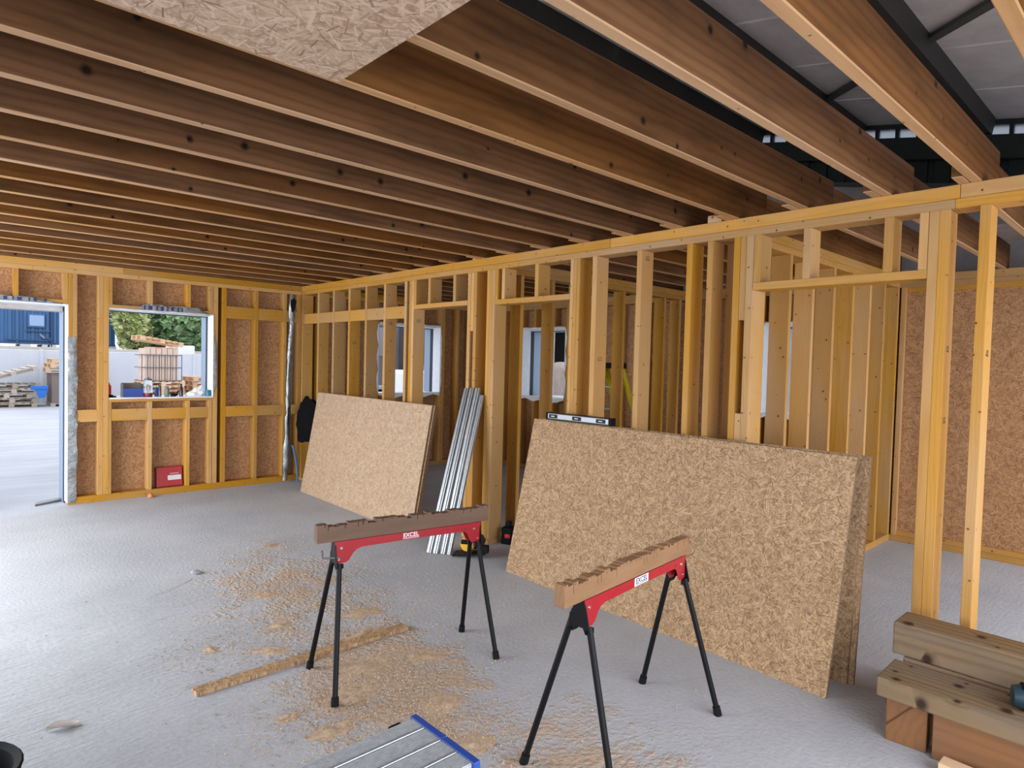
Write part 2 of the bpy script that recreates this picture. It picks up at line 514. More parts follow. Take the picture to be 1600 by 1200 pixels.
mask = blob(1.75, 2.75, 0.62, 1.15, rad(-12))
mask = mathn(n, 'MAXIMUM', mask, mathn(n, 'MULTIPLY', blob(1.95, 4.3, 0.75, 1.5, rad(-8)), 0.62))
mask = mathn(n, 'MAXIMUM', mask, mathn(n, 'MULTIPLY', blob(1.55, 2.2, 0.5, 0.45), 0.9))
mask = mathn(n, 'MAXIMUM', mask, mathn(n, 'MULTIPLY', blob(1.9, 1.7, 0.8, 0.8), 0.55))
n3 = node(n, 'ShaderNodeTexNoise', {'Vector': P, 'Scale': 4.5, 'Detail': 7.0, 'Roughness': 0.62})
n3b = node(n, 'ShaderNodeTexNoise', {'Vector': P, 'Scale': 38.0, 'Detail': 3.0})
dm = mathn(n, 'ADD', mathn(n, 'MULTIPLY', mask, 0.62), mathn(n, 'ADD', mathn(n, 'MULTIPLY_ADD', n3.outputs[0], 1.3, -0.65), mathn(n, 'MULTIPLY_ADD', n3b.outputs[0], 0.5, -0.25)))
dm = mathn(n, 'MULTIPLY', ramp(n, dm, [(0.10, (0, 0, 0)), (0.40, (1, 1, 1))]), mathn(n, 'MULTIPLY', mask, 4.0, clamp=True))
dcol = ramp(n, n3b.outputs[0], [(0.3, (0.43, 0.29, 0.175)), (0.7, (0.60, 0.42, 0.27))])
col = mixc(n, mathn(n, 'MULTIPLY', dm, 0.8), col, dcol)
n.links.new(col, b.inputs['Base Color'])
b.inputs['Roughness'].default_value = 0.75
b.inputs['Specular IOR Level'].default_value = 0.2
# brushed relief, strongest in a band left of the trestles
rot = node(n, 'ShaderNodeMapping', {'Vector': P, 'Rotation': (0, 0, rad(24)), 'Scale': (6.0, 42.0, 1.0)})
n4 = node(n, 'ShaderNodeTexNoise', {'Vector': rot.outputs[0], 'Scale': 1.0, 'Detail': 4.0, 'Roughness': 0.55})
br = blob(0.75, 3.7, 1.3, 1.5)
hgt = mathn(n, 'ADD', mathn(n, 'MULTIPLY', n4.outputs[0], mathn(n, 'MULTIPLY_ADD', br, 2.0, 0.12, clamp=True)), mathn(n, 'MULTIPLY', n2.outputs[0], 0.25))
hgt = mathn(n, 'ADD', hgt, mathn(n, 'MULTIPLY', mathn(n, 'MULTIPLY', dm, n3b.outputs[0]), 0.9))
bp = node(n, 'ShaderNodeBump', {'Height': hgt, 'Strength': 0.8, 'Distance': 0.016})
n.links.new(bp.outputs[0], b.inputs['Normal'])

YARD, n, b = newmat('pale_yard_concrete')
t = node(n, 'ShaderNodeTexCoord')
mp = node(n, 'ShaderNodeMapping', {'Vector': t.outputs['Object'], 'Scale': (0.5, 2.2, 1.0)})
n1 = node(n, 'ShaderNodeTexNoise', {'Vector': mp.outputs[0], 'Scale': 1.0, 'Detail': 7.0, 'Roughness': 0.65})
col = ramp(n, n1.outputs[0], [(0.3, (0.37, 0.37, 0.375)), (0.65, (0.50, 0.50, 0.505))])
n.links.new(col, b.inputs['Base Color'])
b.inputs['Roughness'].default_value = 0.75

# ---------------------------------------------------------------- key planes (metres)
YB, XP, XE, YN, YF = 8.121, 3.756, 6.954, 2.009, 4.36
D = 0.14
Z1, Z2, Z3 = 2.445, 2.4925, 2.56
YO, YI = 8.52, 8.38      # cladding behind the back wall
XO, XI = 7.70, 7.60      # gable end of the barn


def roofz(y):
    return 4.087 + 0.195 * (y - 1.487)


# ---------------------------------------------------------------- floor, yard ground
fl = MB().box((-3.2, XI), (-4.0, YI), (-0.12, 0)).build('floor', CONC)
fl['kind'] = 'structure'
gr = MB().box((-60, 60), (-30, 25.2), (-0.30, -0.125)).box((-60, 60), (YI, 25.2), (-0.13, -0.045)).box((XI, 60), (-30, YI), (-0.13, -0.045)).build('ground', YARD)
gr['kind'] = 'structure'
# thin ridges where the pours of the slab meet
for k, pts in enumerate(([(0.0, 4.80), (0.376, 4.801), (0.76, 4.808), (1.137, 4.716), (1.30, 4.80), (1.478, 4.927)], [(0.2, 3.26), (0.393, 3.175), (0.76, 2.937), (1.145, 2.671)])):
    m = MB()
    w, hh = (0.03, 0.0035) if k == 0 else (0.010, 0.0012)
    vs, fs = [], []
    for i, (x, y) in enumerate(pts):
        ww = w * (0.4 if i in (0, len(pts) - 1) else 1)
        vs += [(x, y - ww, 0.0), (x, y + ww * 0.15, hh), (x, y + ww * 0.4, 0.0)]
    for i in range(len(pts) - 1):
        a = i * 3
        fs += [(a, a + 3, a + 4, a + 1), (a + 1, a + 4, a + 5, a + 2)]
    m.faces(vs, fs).build('pour_ridge', CONC, fl)

# ---------------------------------------------------------------- windows and their wraps
def strip_wrap(name, parent, T, along, depth, face, width, mat, seed, n=26, amp=0.012):
    """membrane folded round an edge: runs along `along`, back into the reveal by depth, out over the face by width(t)"""
    rnd = random.Random(seed)
    vs, fs = [], []
    (a0, a1) = along
    A0, A1 = Vector(a0), Vector(a1)
    dv, fv = Vector(depth), Vector(face)
    ph = rnd.random() * 9
    for i in range(n + 1):
        t = i / n
        p = A0.lerp(A1, t)
        wv = width(t) * (1 + 0.25 * noise.noise((t * 9 + ph, seed, 0)) + 0.15 * noise.noise((t * 31 + ph, seed, 3)))
        j = lambda s: amp * noise.noise((t * 12 + ph, s, seed))
        out = -dv.normalized()
        rows = [p + dv, p + dv * 0.5 + fv * (-0.004 + j(1) * 0.4), p + fv * (-0.003) + out * 0.003,
                p + fv * (wv * 0.5) + out * (0.006 + abs(j(2)) * 1.2), p + fv * wv + out * (0.004 + abs(j(5)))]
        vs += [T(*r) for r in rows]
    k = 5
    for i in range(n):
        for r in range(k - 1):
            a = i * k + r
            fs.append((a, a + k, a + k + 1, a + 1))
    return MB().faces(vs, fs).build(name, mat, parent, smooth=True)


def tback(u, d, z):
    return Vector((u, YB + d, z))


def touter(u, d, z):
    return Vector((XE + d, u, z))


def rng(T, u, d, z):
    a, b_ = T(u[0], d[0], z[0]), T(u[1], d[1], z[1])
    return [(min(a[i], b_[i]), max(a[i], b_[i])) for i in range(3)]


def tbar(name, parent, T, u, d, z, mat, bev=0.002):
    return bar(name, parent, *rng(T, u, d, z), mat, bev)


def window(name, T, u0, u1, z0, z1, see, sideface, dep=0.40):
    """timber-lined opening with a membrane wrap and steel flashings where the cladding is cut; see = jamb the camera sees (u value)"""
    w = struct(name, T((u0 + u1) / 2, 0, z0))
    for uu, sgn in ((u0, -1), (u1, 1)):
        c = sorted((uu, uu + sgn * 0.012))
        tbar('reveal_board', w, T, (c[0], c[1]), (0.142, 0.19), (z0, z1), WHITEF)
        tbar('gasket', w, T, (c[0], c[1]), (0.19, 0.262), (z0, z1), DARKG)
        c = sorted((uu - sgn * 0.004, uu + sgn * 0.03))
        tbar('jamb_flashing', w, T, (c[0], c[1]), (0.262, dep + 0.02), (z0, z1), STEELB)
    tbar('head_gasket', w, T, (u0, u1), (0.19, 0.262), (z1 - 0.02, z1 + 0.012), DARKG)
    tbar('head_board', w, T, (u0, u1), (0.142, 0.19), (z1 - 0.012, z1 + 0.004), WHITEF)
    tbar('head_flashing', w, T, (u0, u1), (0.262, dep + 0.02), (z1 - 0.004, z1 + 0.03), STEELB)
    tbar('sill_board', w, T, (u0, u1), (0.142, dep), (z0 - 0.03, z0 - 0.002), WHITE)
    return w


W1 = window('window_1', tback, 1.566, 2.646, 1.128, 2.105, 2.646, 1)
W2 = window('window_2', tback, 4.93, 6.03, 1.135, 2.14, 6.03, 1)
W3 = window('window_3', touter, 6.33, 7.24, 1.12, 2.14, 7.24, 1, dep=0.646)
W4 = window('window_4', touter, 2.86, 3.345, 1.135, 2.115, 3.345, 1, dep=0.646)
UP = (0, 0, 1)
# window 1: silver roll over the head, white reveal to the right spilling onto the face
strip_wrap('head_membrane', W1, tback, ((1.85, 0, 2.105), (2.61, 0, 2.100)), (0, 0.14, 0), (0, 0, 1), lambda t: 0.075 * min(1, 0.5 + 8 * t, (1 - t) * 5 + 0.15), FOIL, 3)
strip_wrap('head_membrane', W1, tback, ((1.566, -0.001, 2.104), (2.646, -0.001, 2.104)), (0, 0.14, 0), (0, 0, 1), lambda t: 0.008, WHITEF, 31)
strip_wrap('jamb_membrane', W1, tback, ((2.646, 0, 1.14), (2.646, 0, 2.10)), (0, 0.14, 0), (1, 0, 0), lambda t: 0.045 * max(0.02, min(1, t * 8, (0.82 - t) * 5)), FOIL, 4)
strip_wrap('jamb_lining', W1, tback, ((2.644, -0.002, 1.13), (2.644, -0.002, 2.10)), (0, 0.19, 0), (1, 0, 0), lambda t: 0.004, WHITEF, 5, amp=0.004)
strip_wrap('sill_membrane', W1, tback, ((1.57, 0, 1.128), (2.646, 0, 1.128)), (0, 0.19, 0), (0, 0, -1), lambda t: 0.012, WHITEF, 6)
# dark printed strokes on the silver membrane (cut off by the fold)
for i, (u, wd_) in enumerate(((1.90, .03), (1.95, .075), (2.03, .02), (2.075, .055), (2.14, .02), (2.18, .06), (2.25, .03), (2.29, .03))):
    q = tbar('print_stroke', W1, tback, (u, u + wd_ * 0.45), (-0.0165, -0.0145), (2.116 + 0.004 * (i % 3), 2.165), NAVY, 0)
for wnd, T, u0, u1, z0, z1, hi in ((W2, tback, 4.93, 6.03, 1.135, 2.14, 6.03), (W3, touter, 6.33, 7.24, 1.12, 2.14, 7.24), (W4, touter, 2.86, 3.345, 1.135, 2.115, 3.345)):
    strip_wrap('jamb_lining', wnd, T, ((u1 - 0.002, -0.002, z0), (u1 - 0.002, -0.002, z1)), (0, 0.19, 0), (1, 0, 0), lambda t: 0.03 * max(0.05, min(1, t * 6, (1 - t) * 6)), WHITEF, 7, amp=0.006)
    strip_wrap('jamb_lining', wnd, T, ((u0 + 0.002, -0.002, z0), (u0 + 0.002, -0.002, z1)), (0, 0.19, 0), (-1, 0, 0), lambda t: -0.0 + 0.03 * (0.3 + abs(sin(t * 9))), WHITEF, 8, amp=0.012)
    strip_wrap('head_lining', wnd, T, ((u0, -0.001, z1), (u1, -0.001, z1)), (0, 0.19, 0), (0, 0, 1), lambda t: 0.03, WHITEF, 9)
    strip_wrap('sill_lining', wnd, T, ((u0, -0.001, z0), (u1, -0.001, z0)), (0, 0.19, 0), (0, 0, -1), lambda t: 0.02 + 0.05 * abs(sin(t * 7)), WHITEF, 10)

# door opening left
D1 = struct('door_1', (1.196, YB, 0))
tbar('jamb_board', D1, tback, (1.188, 1.2), (0.0, 0.16), (0.02, 2.12), WHITEF)
tbar('gasket', D1, tback, (1.184, 1.196), (0.16, 0.21), (0.0, 2.12), DARKG)
tbar('jamb_flashing', D1, tback, (1.176, 1.22), (0.21, 0.42), (-0.04, 2.14), STEELB)
tbar('head_board', D1, tback, (0.25, 1.196), (0.0, 0.19), (2.105, 2.12), WHITEF)
tbar('head_flashing', D1, tback, (0.25, 1.2), (0.21, 0.42), (2.05, 2.10), WALLG)
strip_wrap('jamb_membrane', D1, tback, ((1.196, 0, 0.02), (1.196, 0, 1.78)), (0, 0.14, 0), (1, 0, 0), lambda t: 0.088 * (0.9 if t > 0.12 else 0.75), FOIL, 14, n=40, amp=0.02)
strip_wrap('head_membrane', D1, tback, ((0.25, 0, 2.12), (1.14, 0, 2.12)), (0, 0.14, 0), (0, 0, 1), lambda t: 0.05 * min(1, (1.02 - t) * 3), FOIL, 15)
for i, (u, w_) in enumerate(((0.66, .05), (0.73, .02), (0.77, .06), (0.86, .02), (0.90, .05), (0.99, .03))):
    tbar('print_stroke', D1, tback, (u, u + w_ * 0.6), (-0.0165, -0.0145), (2.128, 2.162), NAVY, 0)
strip = MB().faces([(0.93, 8.24, 0.0), (1.18, 8.36, 0.0), (1.20, 8.46, 0.0), (0.95, 8.37, 0.0), (0.93, 8.24, 0.02), (1.18, 8.36, 0.028), (1.20, 8.46, 0.03), (0.95, 8.37, 0.022)],
                   [(0, 1, 2, 3), (4, 5, 6, 7), (0, 1, 5, 4), (1, 2, 6, 5), (2, 3, 7, 6), (3, 0, 4, 7)]).build('threshold_strip', GREYST, D1, bev=0.003)

# ---------------------------------------------------------------- back wall frame
WB = struct('wall_back', (1.2, YB, 0))


def bstud(u0, u1, z0=0.075, z1=Z1, d=(0, D), name='stud'):
    return tbar(name, WB, tback, (u0, u1), d, (z0, z1), PINE)


for (u0, u1) in ((-2.9, 0.9), (0.902, 3.754), (3.9, 6.95)):
    tbar('top_plate', WB, tback, (u0, u1), (0, D), (Z1, Z2 - 0.001), PINE)
for (u0, u1) in ((-2.9, 1.7), (1.702, 3.754), (3.9, 6.95)):
    tbar('top_plate', WB, tback, (u0, u1), (0, D), (Z2, Z3), PINE)
tbar('sole_plate', WB, tback, (1.197, 3.754), (-0.002, D), (0, 0.075), PINE)
tbar('sole_plate', WB, tback, (3.9, 6.95), (-0.002, D), (0, 0.06), PINE)
tbar('sole_plate', WB, tback, (-2.9, 0.25), (0, D), (0, 0.075), PINE)
for k in range(8):
    bstud(-2.9 + 0.4 * k, -2.855 + 0.4 * k)
bstud(0.16, 0.205), bstud(0.205, 0.25)
# door head and cripples
tbar('lintel_plate', WB, tback, (0.25, 1.196), (0, D), (2.12, 2.165), PINE)
for u in (0.34, 0.738, 1.15):
    bstud(u, u + 0.045, 2.165)
bstud(1.196, 1.235), bstud(1.235, 1.276)
bstud(1.463, 1.512), bstud(1.513, 1.565)
bstud(1.566, 1.598, 2.15), bstud(1.566, 1.594, 0.075, 1.083)
tbar('lintel_plate', WB, tback, (1.566, 2.646), (0, D), (2.105, 2.15), PINE)
tbar('sill_plate', WB, tback, (1.566, 2.646), (0, D), (1.083, 1.128), PINE)
for u in (1.95, 2.35, 2.598):
    bstud(u, u + 0.044, 2.15)
    bstud(u, u + 0.044, 0.075, 1.083)
bstud(2.647, 2.702)
bstud(2.747, 2.80), bstud(3.145, 3.189), bstud(3.515, 3.557), bstud(3.71, 3.754)
noggs = [(1.277, 1.462), (1.595, 1.949), (1.995, 2.349), (2.395, 2.597), (2.801, 3.144), (3.19, 3.514), (3.558, 3.709)]
for a, c in noggs:
    tbar('noggin', WB, tback, (a, c), (0.001, 0.046), (0.876, 1.006), PINE)
for a, c in noggs[4:]:
    tbar('noggin', WB, tback, (a, c), (0.001, 0.046), (2.08, 2.228), PINE)
OS = (D + 0.001, D + 0.012)
for u0, u1, z0, z1 in ((-2.9, 0.25, 0, Z3), (0.25, 1.196, 2.12, Z3), (1.196, 1.566, 0, Z3), (1.566, 2.646, 0, 1.128), (1.566, 2.646, 2.105, Z3), (2.646, 3.756, 0, Z3),
                       (3.756, 4.93, 0, Z3), (4.93, 6.03, 0, 1.135), (4.93, 6.03, 2.14, Z3), (6.03, 7.1, 0, Z3)):
    tbar('osb_panel', WB, tback, (u0 + 0.001, u1 - 0.001), OS, (z0, z1), OSB_WALL, 0.001)
# far room part of the back wall
for u in (3.95, 4.36, 4.885, 6.03, 6.075, 6.36, 6.62, 6.9):
    bstud(u, u + 0.043, 0.06)
tbar('lintel_plate', WB, tback, (4.93, 6.03), (0, D), (2.14, 2.185), PINE)
tbar('sill_plate', WB, tback, (4.93, 6.03), (0, D), (1.09, 1.135), PINE)
for u in (5.2, 5.6):
    bstud(u, u + 0.043, 2.185)
    bstud(u, u + 0.043, 0.06, 1.09)

# ---------------------------------------------------------------- main partition
WR = struct('wall_right', (XP, 4.3, 0))


def pstud(y0, y1, z0=0.045, z1=Z1, x=(XP, XP + D), name='stud', mat=None):
    return bar(name, WR, x, (y0, y1), (z0, z1), mat or PINE)


for (a, c) in ((-1.4, 0.86), (0.861, 3.98), (3.981, YB)):
    bar('top_plate', WR, (XP, XP + D), (a, c), (Z1, Z2 - 0.001), PINE)
for (a, c) in ((-1.4, 0.84), (0.842, 3.0), (3.002, 5.9), (5.902, YB)):
    bar('top_plate', WR, (XP - 0.002, XP + D), (a, c), (Z2, Z3), PINE)
# soles between the openings
for (a, c) in ((5.527, YB), (4.524, 4.654), (4.271, 4.381), (1.84, 3.387), (-1.4, 0.968)):
    bar('sole_plate', WR, (XP - 0.012, XP + D + 0.006), (a, c), (0, 0.045), PINE)
for y0, y1 in ((8.075, 8.12), (7.626, 7.668), (7.224, 7.266), (6.839, 6.881), (6.457, 6.498), (6.061, 6.103), (5.656, 5.698), (5.569, 5.610), (5.527, 5.568),
               (4.611, 4.654), (4.524, 4.566), (4.345, 4.381), (4.308, 4.344), (4.271, 4.307), (3.354, 3.387), (3.321, 3.353), (3.288, 3.320),
               (3.122, 3.166), (2.716, 2.758), (2.314, 2.357), (2.166, 2.206), (1.981, 2.022), (1.892, 1.938),
               (0.9235, 0.968), (0.8785, 0.923), (0.713, 0.757), (0.31, 0.354), (-0.09, -0.046), (-0.49, -0.446), (-0.9, -0.856)):
    pstud(y0, y1)
# packers between the twin studs
for (a, c, z0, z1) in ((4.567, 4.610, 0.045, 0.98), (4.567, 4.610, 1.91, Z1), (1.939, 1.980, 0.045, 1.35), (1.939, 1.980, 1.93, Z1)):
    pstud(a, c, z0, z1, (XP + 0.004, XP + D - 0.004), 'packer')
# heads over the three openings with cripple studs
for (a, c, z) in ((4.655, 5.526, 2.15), (3.388, 4.270, 2.135), (0.969, 1.891, 2.111)):
    bar('header', WR, (XP - 0.002, XP + D), (a, c), (z, z + 0.045), PINE)
    hz = z + 0.045
    if a > 4.5:
        cs = ((5.486, 5.525), (5.24, 5.282), (4.835, 4.875))
    elif a > 3:
        cs = ((4.232, 4.269), (4.147, 4.186), (3.738, 3.779))
    else:
        cs = ((1.846, 1.890), (1.553, 1.594), (1.130, 1.173), (0.970, 1.010))
    for (p, q) in cs:
        pstud(p, q, hz, Z1, name='cripple_stud')
ys = [8.075, 7.668, 7.266, 6.881, 6.498, 6.103, 5.698]
yt = [7.668, 7.266, 6.881, 6.498, 6.103, 5.698]
for hi, lo in zip([8.075, 7.624, 7.222, 6.837, 6.455, 6.059], yt):
    bar('noggin', WR, (XP + 0.001, XP + 0.046), (lo + 0.001, hi - 0.001 if hi < 8 else hi), (2.064, 2.192), PINE)
for (y, l) in ((2.13, 0.10), (4.55, 0.08), (4.90, 0.06)):
    bar('packer', WR, (XP + 0.03, XP + 0.09), (y, y + l), (Z3, Z3 + 0.055), PALE)

# ink stamps on the studs: short printed strokes, too small to read
def stamp(parent, x0, y, z, n=3, h=0.03):
    m = MB()
    for k in range(n):
        xx = x0 + 0.018 * k
        m.box((xx, xx + 0.011), (y - 0.0012, y + 0.0005), (z, z + 0.004))
        m.box((xx, xx + 0.003), (y - 0.0012, y + 0.0005), (z, z + h))
        if k % 2:
            m.box((xx, xx + 0.011), (y - 0.0012, y + 0.0005), (z + h - 0.004, z + h))
    m.build('ink_stamp', DARKG, parent)


for (y, z) in ((5.656, 2.02), (6.061, 2.01), (5.527, 2.02), (6.839, 1.80), (3.122, 1.66), (2.716, 2.38), (0.8785, 1.74), (0.8785, 1.38), (0.713, 1.72)):
    stamp(WR, XP + 0.045, y, z)

# ---------------------------------------------------------------- cross walls between the rooms behind the partition
for nm, yy, xs in (('wall_near', YN, (3.9, 4.13, 4.537, 4.93, 5.333, 5.742, 6.15, 6.52, 6.905)), ('wall_far', YF, (3.9, 4.156, 4.578, 4.97, 5.335, 5.714, 6.11, 6.503, 6.83))):
    w = struct(nm, (5.4, yy, 0))
    bar('top_plate', w, (XP + D + 0.002, XE - 0.002), (yy, yy + D), (Z1, Z2 - 0.001), PINE)
    bar('top_plate', w, (XP + D + 0.002, XE - 0.002), (yy, yy + D), (Z2, Z3), PINE)
    bar('sole_plate', w, (XP + D + 0.008, XE - 0.008), (yy - 0.002, yy + D), (0, 0.06), PINE)
    for x in xs:
        bar('stud', w, (x + (0 if x > 3.95 else 0.005), x + 0.042), (yy, yy + D), (0.06, Z1), PINE)

# ---------------------------------------------------------------- outer side wall
WO = struct('wall_outer', (XE, 4, 0))


def tb(name, u, d, z, mat=PINE, bev=0.002):
    return tbar(name, WO, touter, u, d, z, mat, bev)


tb('top_plate', (-1.5, 8.12), (0, D), (Z1, Z2 - 0.001))
tb('top_plate', (-1.5, 8.12), (-0.002, D), (Z2, Z3))
tb('sole_plate', (-1.5, 8.12), (-0.004, D), (0, 0.055))
tb('inner_batten', (-1.5, 2.0), (0.012, 0.055), (0.055, 0.10))
tb('inner_batten', (-1.5, 2.0), (0.012, 0.055), (2.40, Z1))
for y in (1.955, 2.17, 2.45, 2.816, 3.347, 3.392, 3.75, 4.29, 4.52, 4.93, 5.33, 5.73, 6.13, 6.285, 7.245, 7.29, 7.64, 7.9):
    tb('stud', (y, y + 0.042), (0, D), (0.055, Z1))
for (u0, u1, z0, z1) in ((6.33, 7.24, 1.075, 2.14), (2.86, 3.345, 1.09, 2.115)):
    tb('sill_plate', (u0, u1), (0, D), (z0, z0 + 0.045))
    tb('lintel_plate', (u0, u1), (0, D), (z1, z1 + 0.045))
    for y in (u0 + 0.22, u0 + (0.62 if u0 > 5 else 0.40)):
        tb('stud', (y, y + 0.042), (0, D), (0.055, z0))
        tb('stud', (y, y + 0.042), (0, D), (z1 + 0.045, Z1))
for u0, u1, z0, z1, d in ((-1.5, -0.28, 0.1, 2.44, 0.05), (-0.278, 0.94, 0.1, 2.44, 0.05), (0.942, 1.954, 0.1, 2.44, 0.05), (-1.5, 2.86, 0, Z3, D), (2.86, 3.345, 0, 1.135, D), (2.86, 3.345, 2.115, Z3, D), (3.345, 4.54, 0, Z3, D), (4.54, 6.33, 0, Z3, D),
                          (6.33, 7.24, 0, 1.12, D), (6.33, 7.24, 2.14, Z3, D), (7.24, 8.12, 0, Z3, D)):
    tb('osb_panel', (u0 + 0.001, u1 - 0.001), (d + 0.001, d + 0.012), (z0, z1), OSB_WALL, 0.001)

# left side of the room (out of the picture), frame set close for more light
WL = struct('wall_left', (-1.8, 4, 0))
bar('header', WL, (-1.85, -1.71), (-2.4, YB), (2.40, Z3), PINE)
for y in (-2.4, 0.0, 7.97):
    bar('post', WL, (-1.85, -1.71), (y, y + 0.14), (0, 2.40), PINE)
WF = struct('wall_front', (2, -2.4, 0))  # unseen front frame, header set low to keep light off the joists
bar('header', WF, (-1.70, XI), (-2.45, -2.31), (2.40, Z3), PINE)
for x in (-1.69, 2.6, 7.4):
    bar('post', WF, (x, x + 0.14), (-2.45, -2.31), (0, 2.40), PINE)

# ---------------------------------------------------------------- joists
CE = struct('ceiling', (0, 4, Z3))
JY = [-0.47, -0.06, 0.35, 0.756, 1.146, 1.577, 1.996, 2.392, 2.795, 3.205, 3.615, 4.03, 4.43, 4.84, 5.245, 5.635, 6.03, 6.44, 6.85, 7.29, 7.75]


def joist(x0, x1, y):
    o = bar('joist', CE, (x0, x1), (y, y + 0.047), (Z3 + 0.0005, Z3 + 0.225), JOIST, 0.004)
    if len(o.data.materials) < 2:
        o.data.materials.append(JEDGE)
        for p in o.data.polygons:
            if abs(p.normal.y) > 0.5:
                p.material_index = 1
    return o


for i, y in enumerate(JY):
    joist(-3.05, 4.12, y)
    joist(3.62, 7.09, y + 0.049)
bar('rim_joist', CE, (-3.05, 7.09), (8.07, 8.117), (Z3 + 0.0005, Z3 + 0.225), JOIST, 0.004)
bar('ceiling_board', CE, (-1.405, 1.035), (0.77, 1.985), (Z3 - 0.018, Z3 - 0.0005), OSB_CEIL, 0.001)
bar('loose_plank', CE, (6.2, 6.9), (1.0, 3.4), (Z3 + 0.226, Z3 + 0.245), WALLG)

# ---------------------------------------------------------------- the barn around it
RF = struct('roof', (2, 4, roofz(4)))
sl = Vector((0, 1, 0.195)).normalized()
nrm = Vector((0, -0.195, 1)).normalized()
ya, yb = -1.6, 8.7
for k in range(11):
    x0 = -3.3 + k
    beam('roof_sheet', RF, Vector((x0 + 0.5, ya, roofz(ya))) + nrm * 0.03, Vector((x0 + 0.5, yb, roofz(yb))) + nrm * 0.03, 0.985, 0.05, LINER, up=nrm, bev=0.01)
for y in (-0.82, 0.335, 1.487, 2.64, 3.79, 4.94, 6.10, 7.25, 8.3):
    c = Vector((0, y, roofz(y)))
    beam('purlin', RF, c + Vector((-3.3, 0, -0.07)), c + Vector((XI, 0, -0.07)), 0.07, 0.15, PURL, up=nrm)
for p, q in (((6.9, 2.95, 4.372), (4.85, 0.86, 3.964)), ((3.0, 2.6, 4.30), (1.2, 0.4, 3.88))):
    beam('brace', RF, Vector(p) - nrm * 0.02, Vector(q) - nrm * 0.02, 0.07, 0.03, BRACE, up=nrm)

WE = struct('wall_end', (XI, 3, 0))


def gable(y0, y1, o0, o1, x0, x1, name, mat):
    return MB().prism([(y0, roofz(y0) + o0), (y1, roofz(y1) + o0), (y1, roofz(y1) + o1), (y0, roofz(y0) + o1)], x0, x1, 'x').build(name, mat, WE)


for k in range(46):
    y = -1.2 + 0.195 * k
    gable(y, y + 0.162, -0.165, -0.045, XI + 0.03, XI + 0.034, 'filler_pane', TRANSL)
    gable(y + 0.162, y + 0.195, -0.17, -0.04, XI, XI + 0.06, 'filler_post', CLADG)
gable(-1.6, YO, -0.045, 0.0, XI, XO, 'rake_angle', CLADG)
gable(-1.6, YO, -0.39, -0.168, XI - 0.10, XI + 0.1, 'end_beam', CLADG)
# dark corrugated band under the beam
for k in range(51):
    y = -1.6 + 0.2 * k
    if y + 0.2 > YO:
        break
    gable(y, y + 0.13, -0.62, -0.39, XI, XI + 0.03, 'cladding_rib', CLADG)
    gable(y + 0.13, y + 0.2, -0.62, -0.39, XI + 0.03, XI + 0.05, 'cladding_valley', CLADG)
gable(-1.6, YO, -0.66, -0.62, XI - 0.05, XI + 0.03, 'sheeting_rail', BRACE)


def endpoly(pts, mat=WALLG):
    return MB().prism(pts, XI, XO, 'x').build('wall_panel', mat, WE)


for (a, c, zb) in ((-1.6, 2.86, 0), (3.345, 6.33, 0), (7.24, YO, 0), (2.86, 3.345, 2.14), (6.33, 7.24, 2.16)):
    endpoly([(a, zb - 0.05 if zb == 0 else zb), (c, zb - 0.05 if zb == 0 else zb), (c, roofz(c) - 0.62), (a, roofz(a) - 0.62)])
for (a, c, zt) in ((2.86, 3.345, 1.10), (6.33, 7.24, 1.09)):
    endpoly([(a, -0.05), (c, -0.05), (c, zt), (a, zt)])

WC = struct('wall_cladding', (2, YI, 0))
for (u0, u1, z0, z1) in ((-3.3, 0.25, -0.05, 5.4), (0.25, 1.2, 2.14, 5.4), (1.2, 1.566, -0.05, 5.4), (1.566, 2.646, -0.05, 1.09), (1.566, 2.646, 2.135, 5.4), (2.646, 4.93, -0.05, 5.4),
                         (4.93, 6.03, -0.05, 1.10), (4.93, 6.03, 2.17, 5.4), (6.03, XI - 0.11, -0.05, 5.4)):
    bar('cladding_sheet', WC, (u0 + 0.001, u1 - 0.001), (YI, YO), (z0, z1), CLAD)
bar('cladding_sheet', WC, (-3.4, -3.3), (-1.6, YO), (2.8, 5.0), CLAD)

# ================================================================ things in the room
# ---------------------------------------------------------------- leaning sheets of strand board
def lean_sheet(label, base0, base1, tilt, height, t=0.018, mat=OSB_NEW, group=None, lift=0.0):
    """sheet standing on its long edge from base0 (left) to base1 (right) and leaning away from the room"""
    p0, p1 = Vector((*base0, 0)), Vector((*base1, 0))
    a = (p0 - p1).normalized()                       # along the sheet
    back = Vector((-a.y, a.x, 0))
    if back.x < 0:
        back = -back
    up = Vector((back.x * sin(tilt), back.y * sin(tilt), cos(tilt)))
    nn = a.cross(up).normalized()
    L = (p1 - p0).length
    c = (p0 + p1) / 2 + up * (height / 2) + Vector((0, 0, lift))
    if nn.x < 0:
        nn = -nn
        a = -a
    c += nn * (t / 2)
    M = Matrix((a, up, nn)).transposed().to_4x4()
    M = Matrix.Translation(c) @ M
    root = MB().box((-L / 2, L / 2), (-height / 2, height / 2), (-t / 2, t / 2)).build('osb_sheet', mat, None, M)
    # cut edges darker than the faces
    root.data.materials.append(OSB_EDGE)
    for p in root.data.polygons:
        if abs(p.normal.z) < 0.5:
            p.material_index = 1
    tag(root, label, 'board', group)
    return M


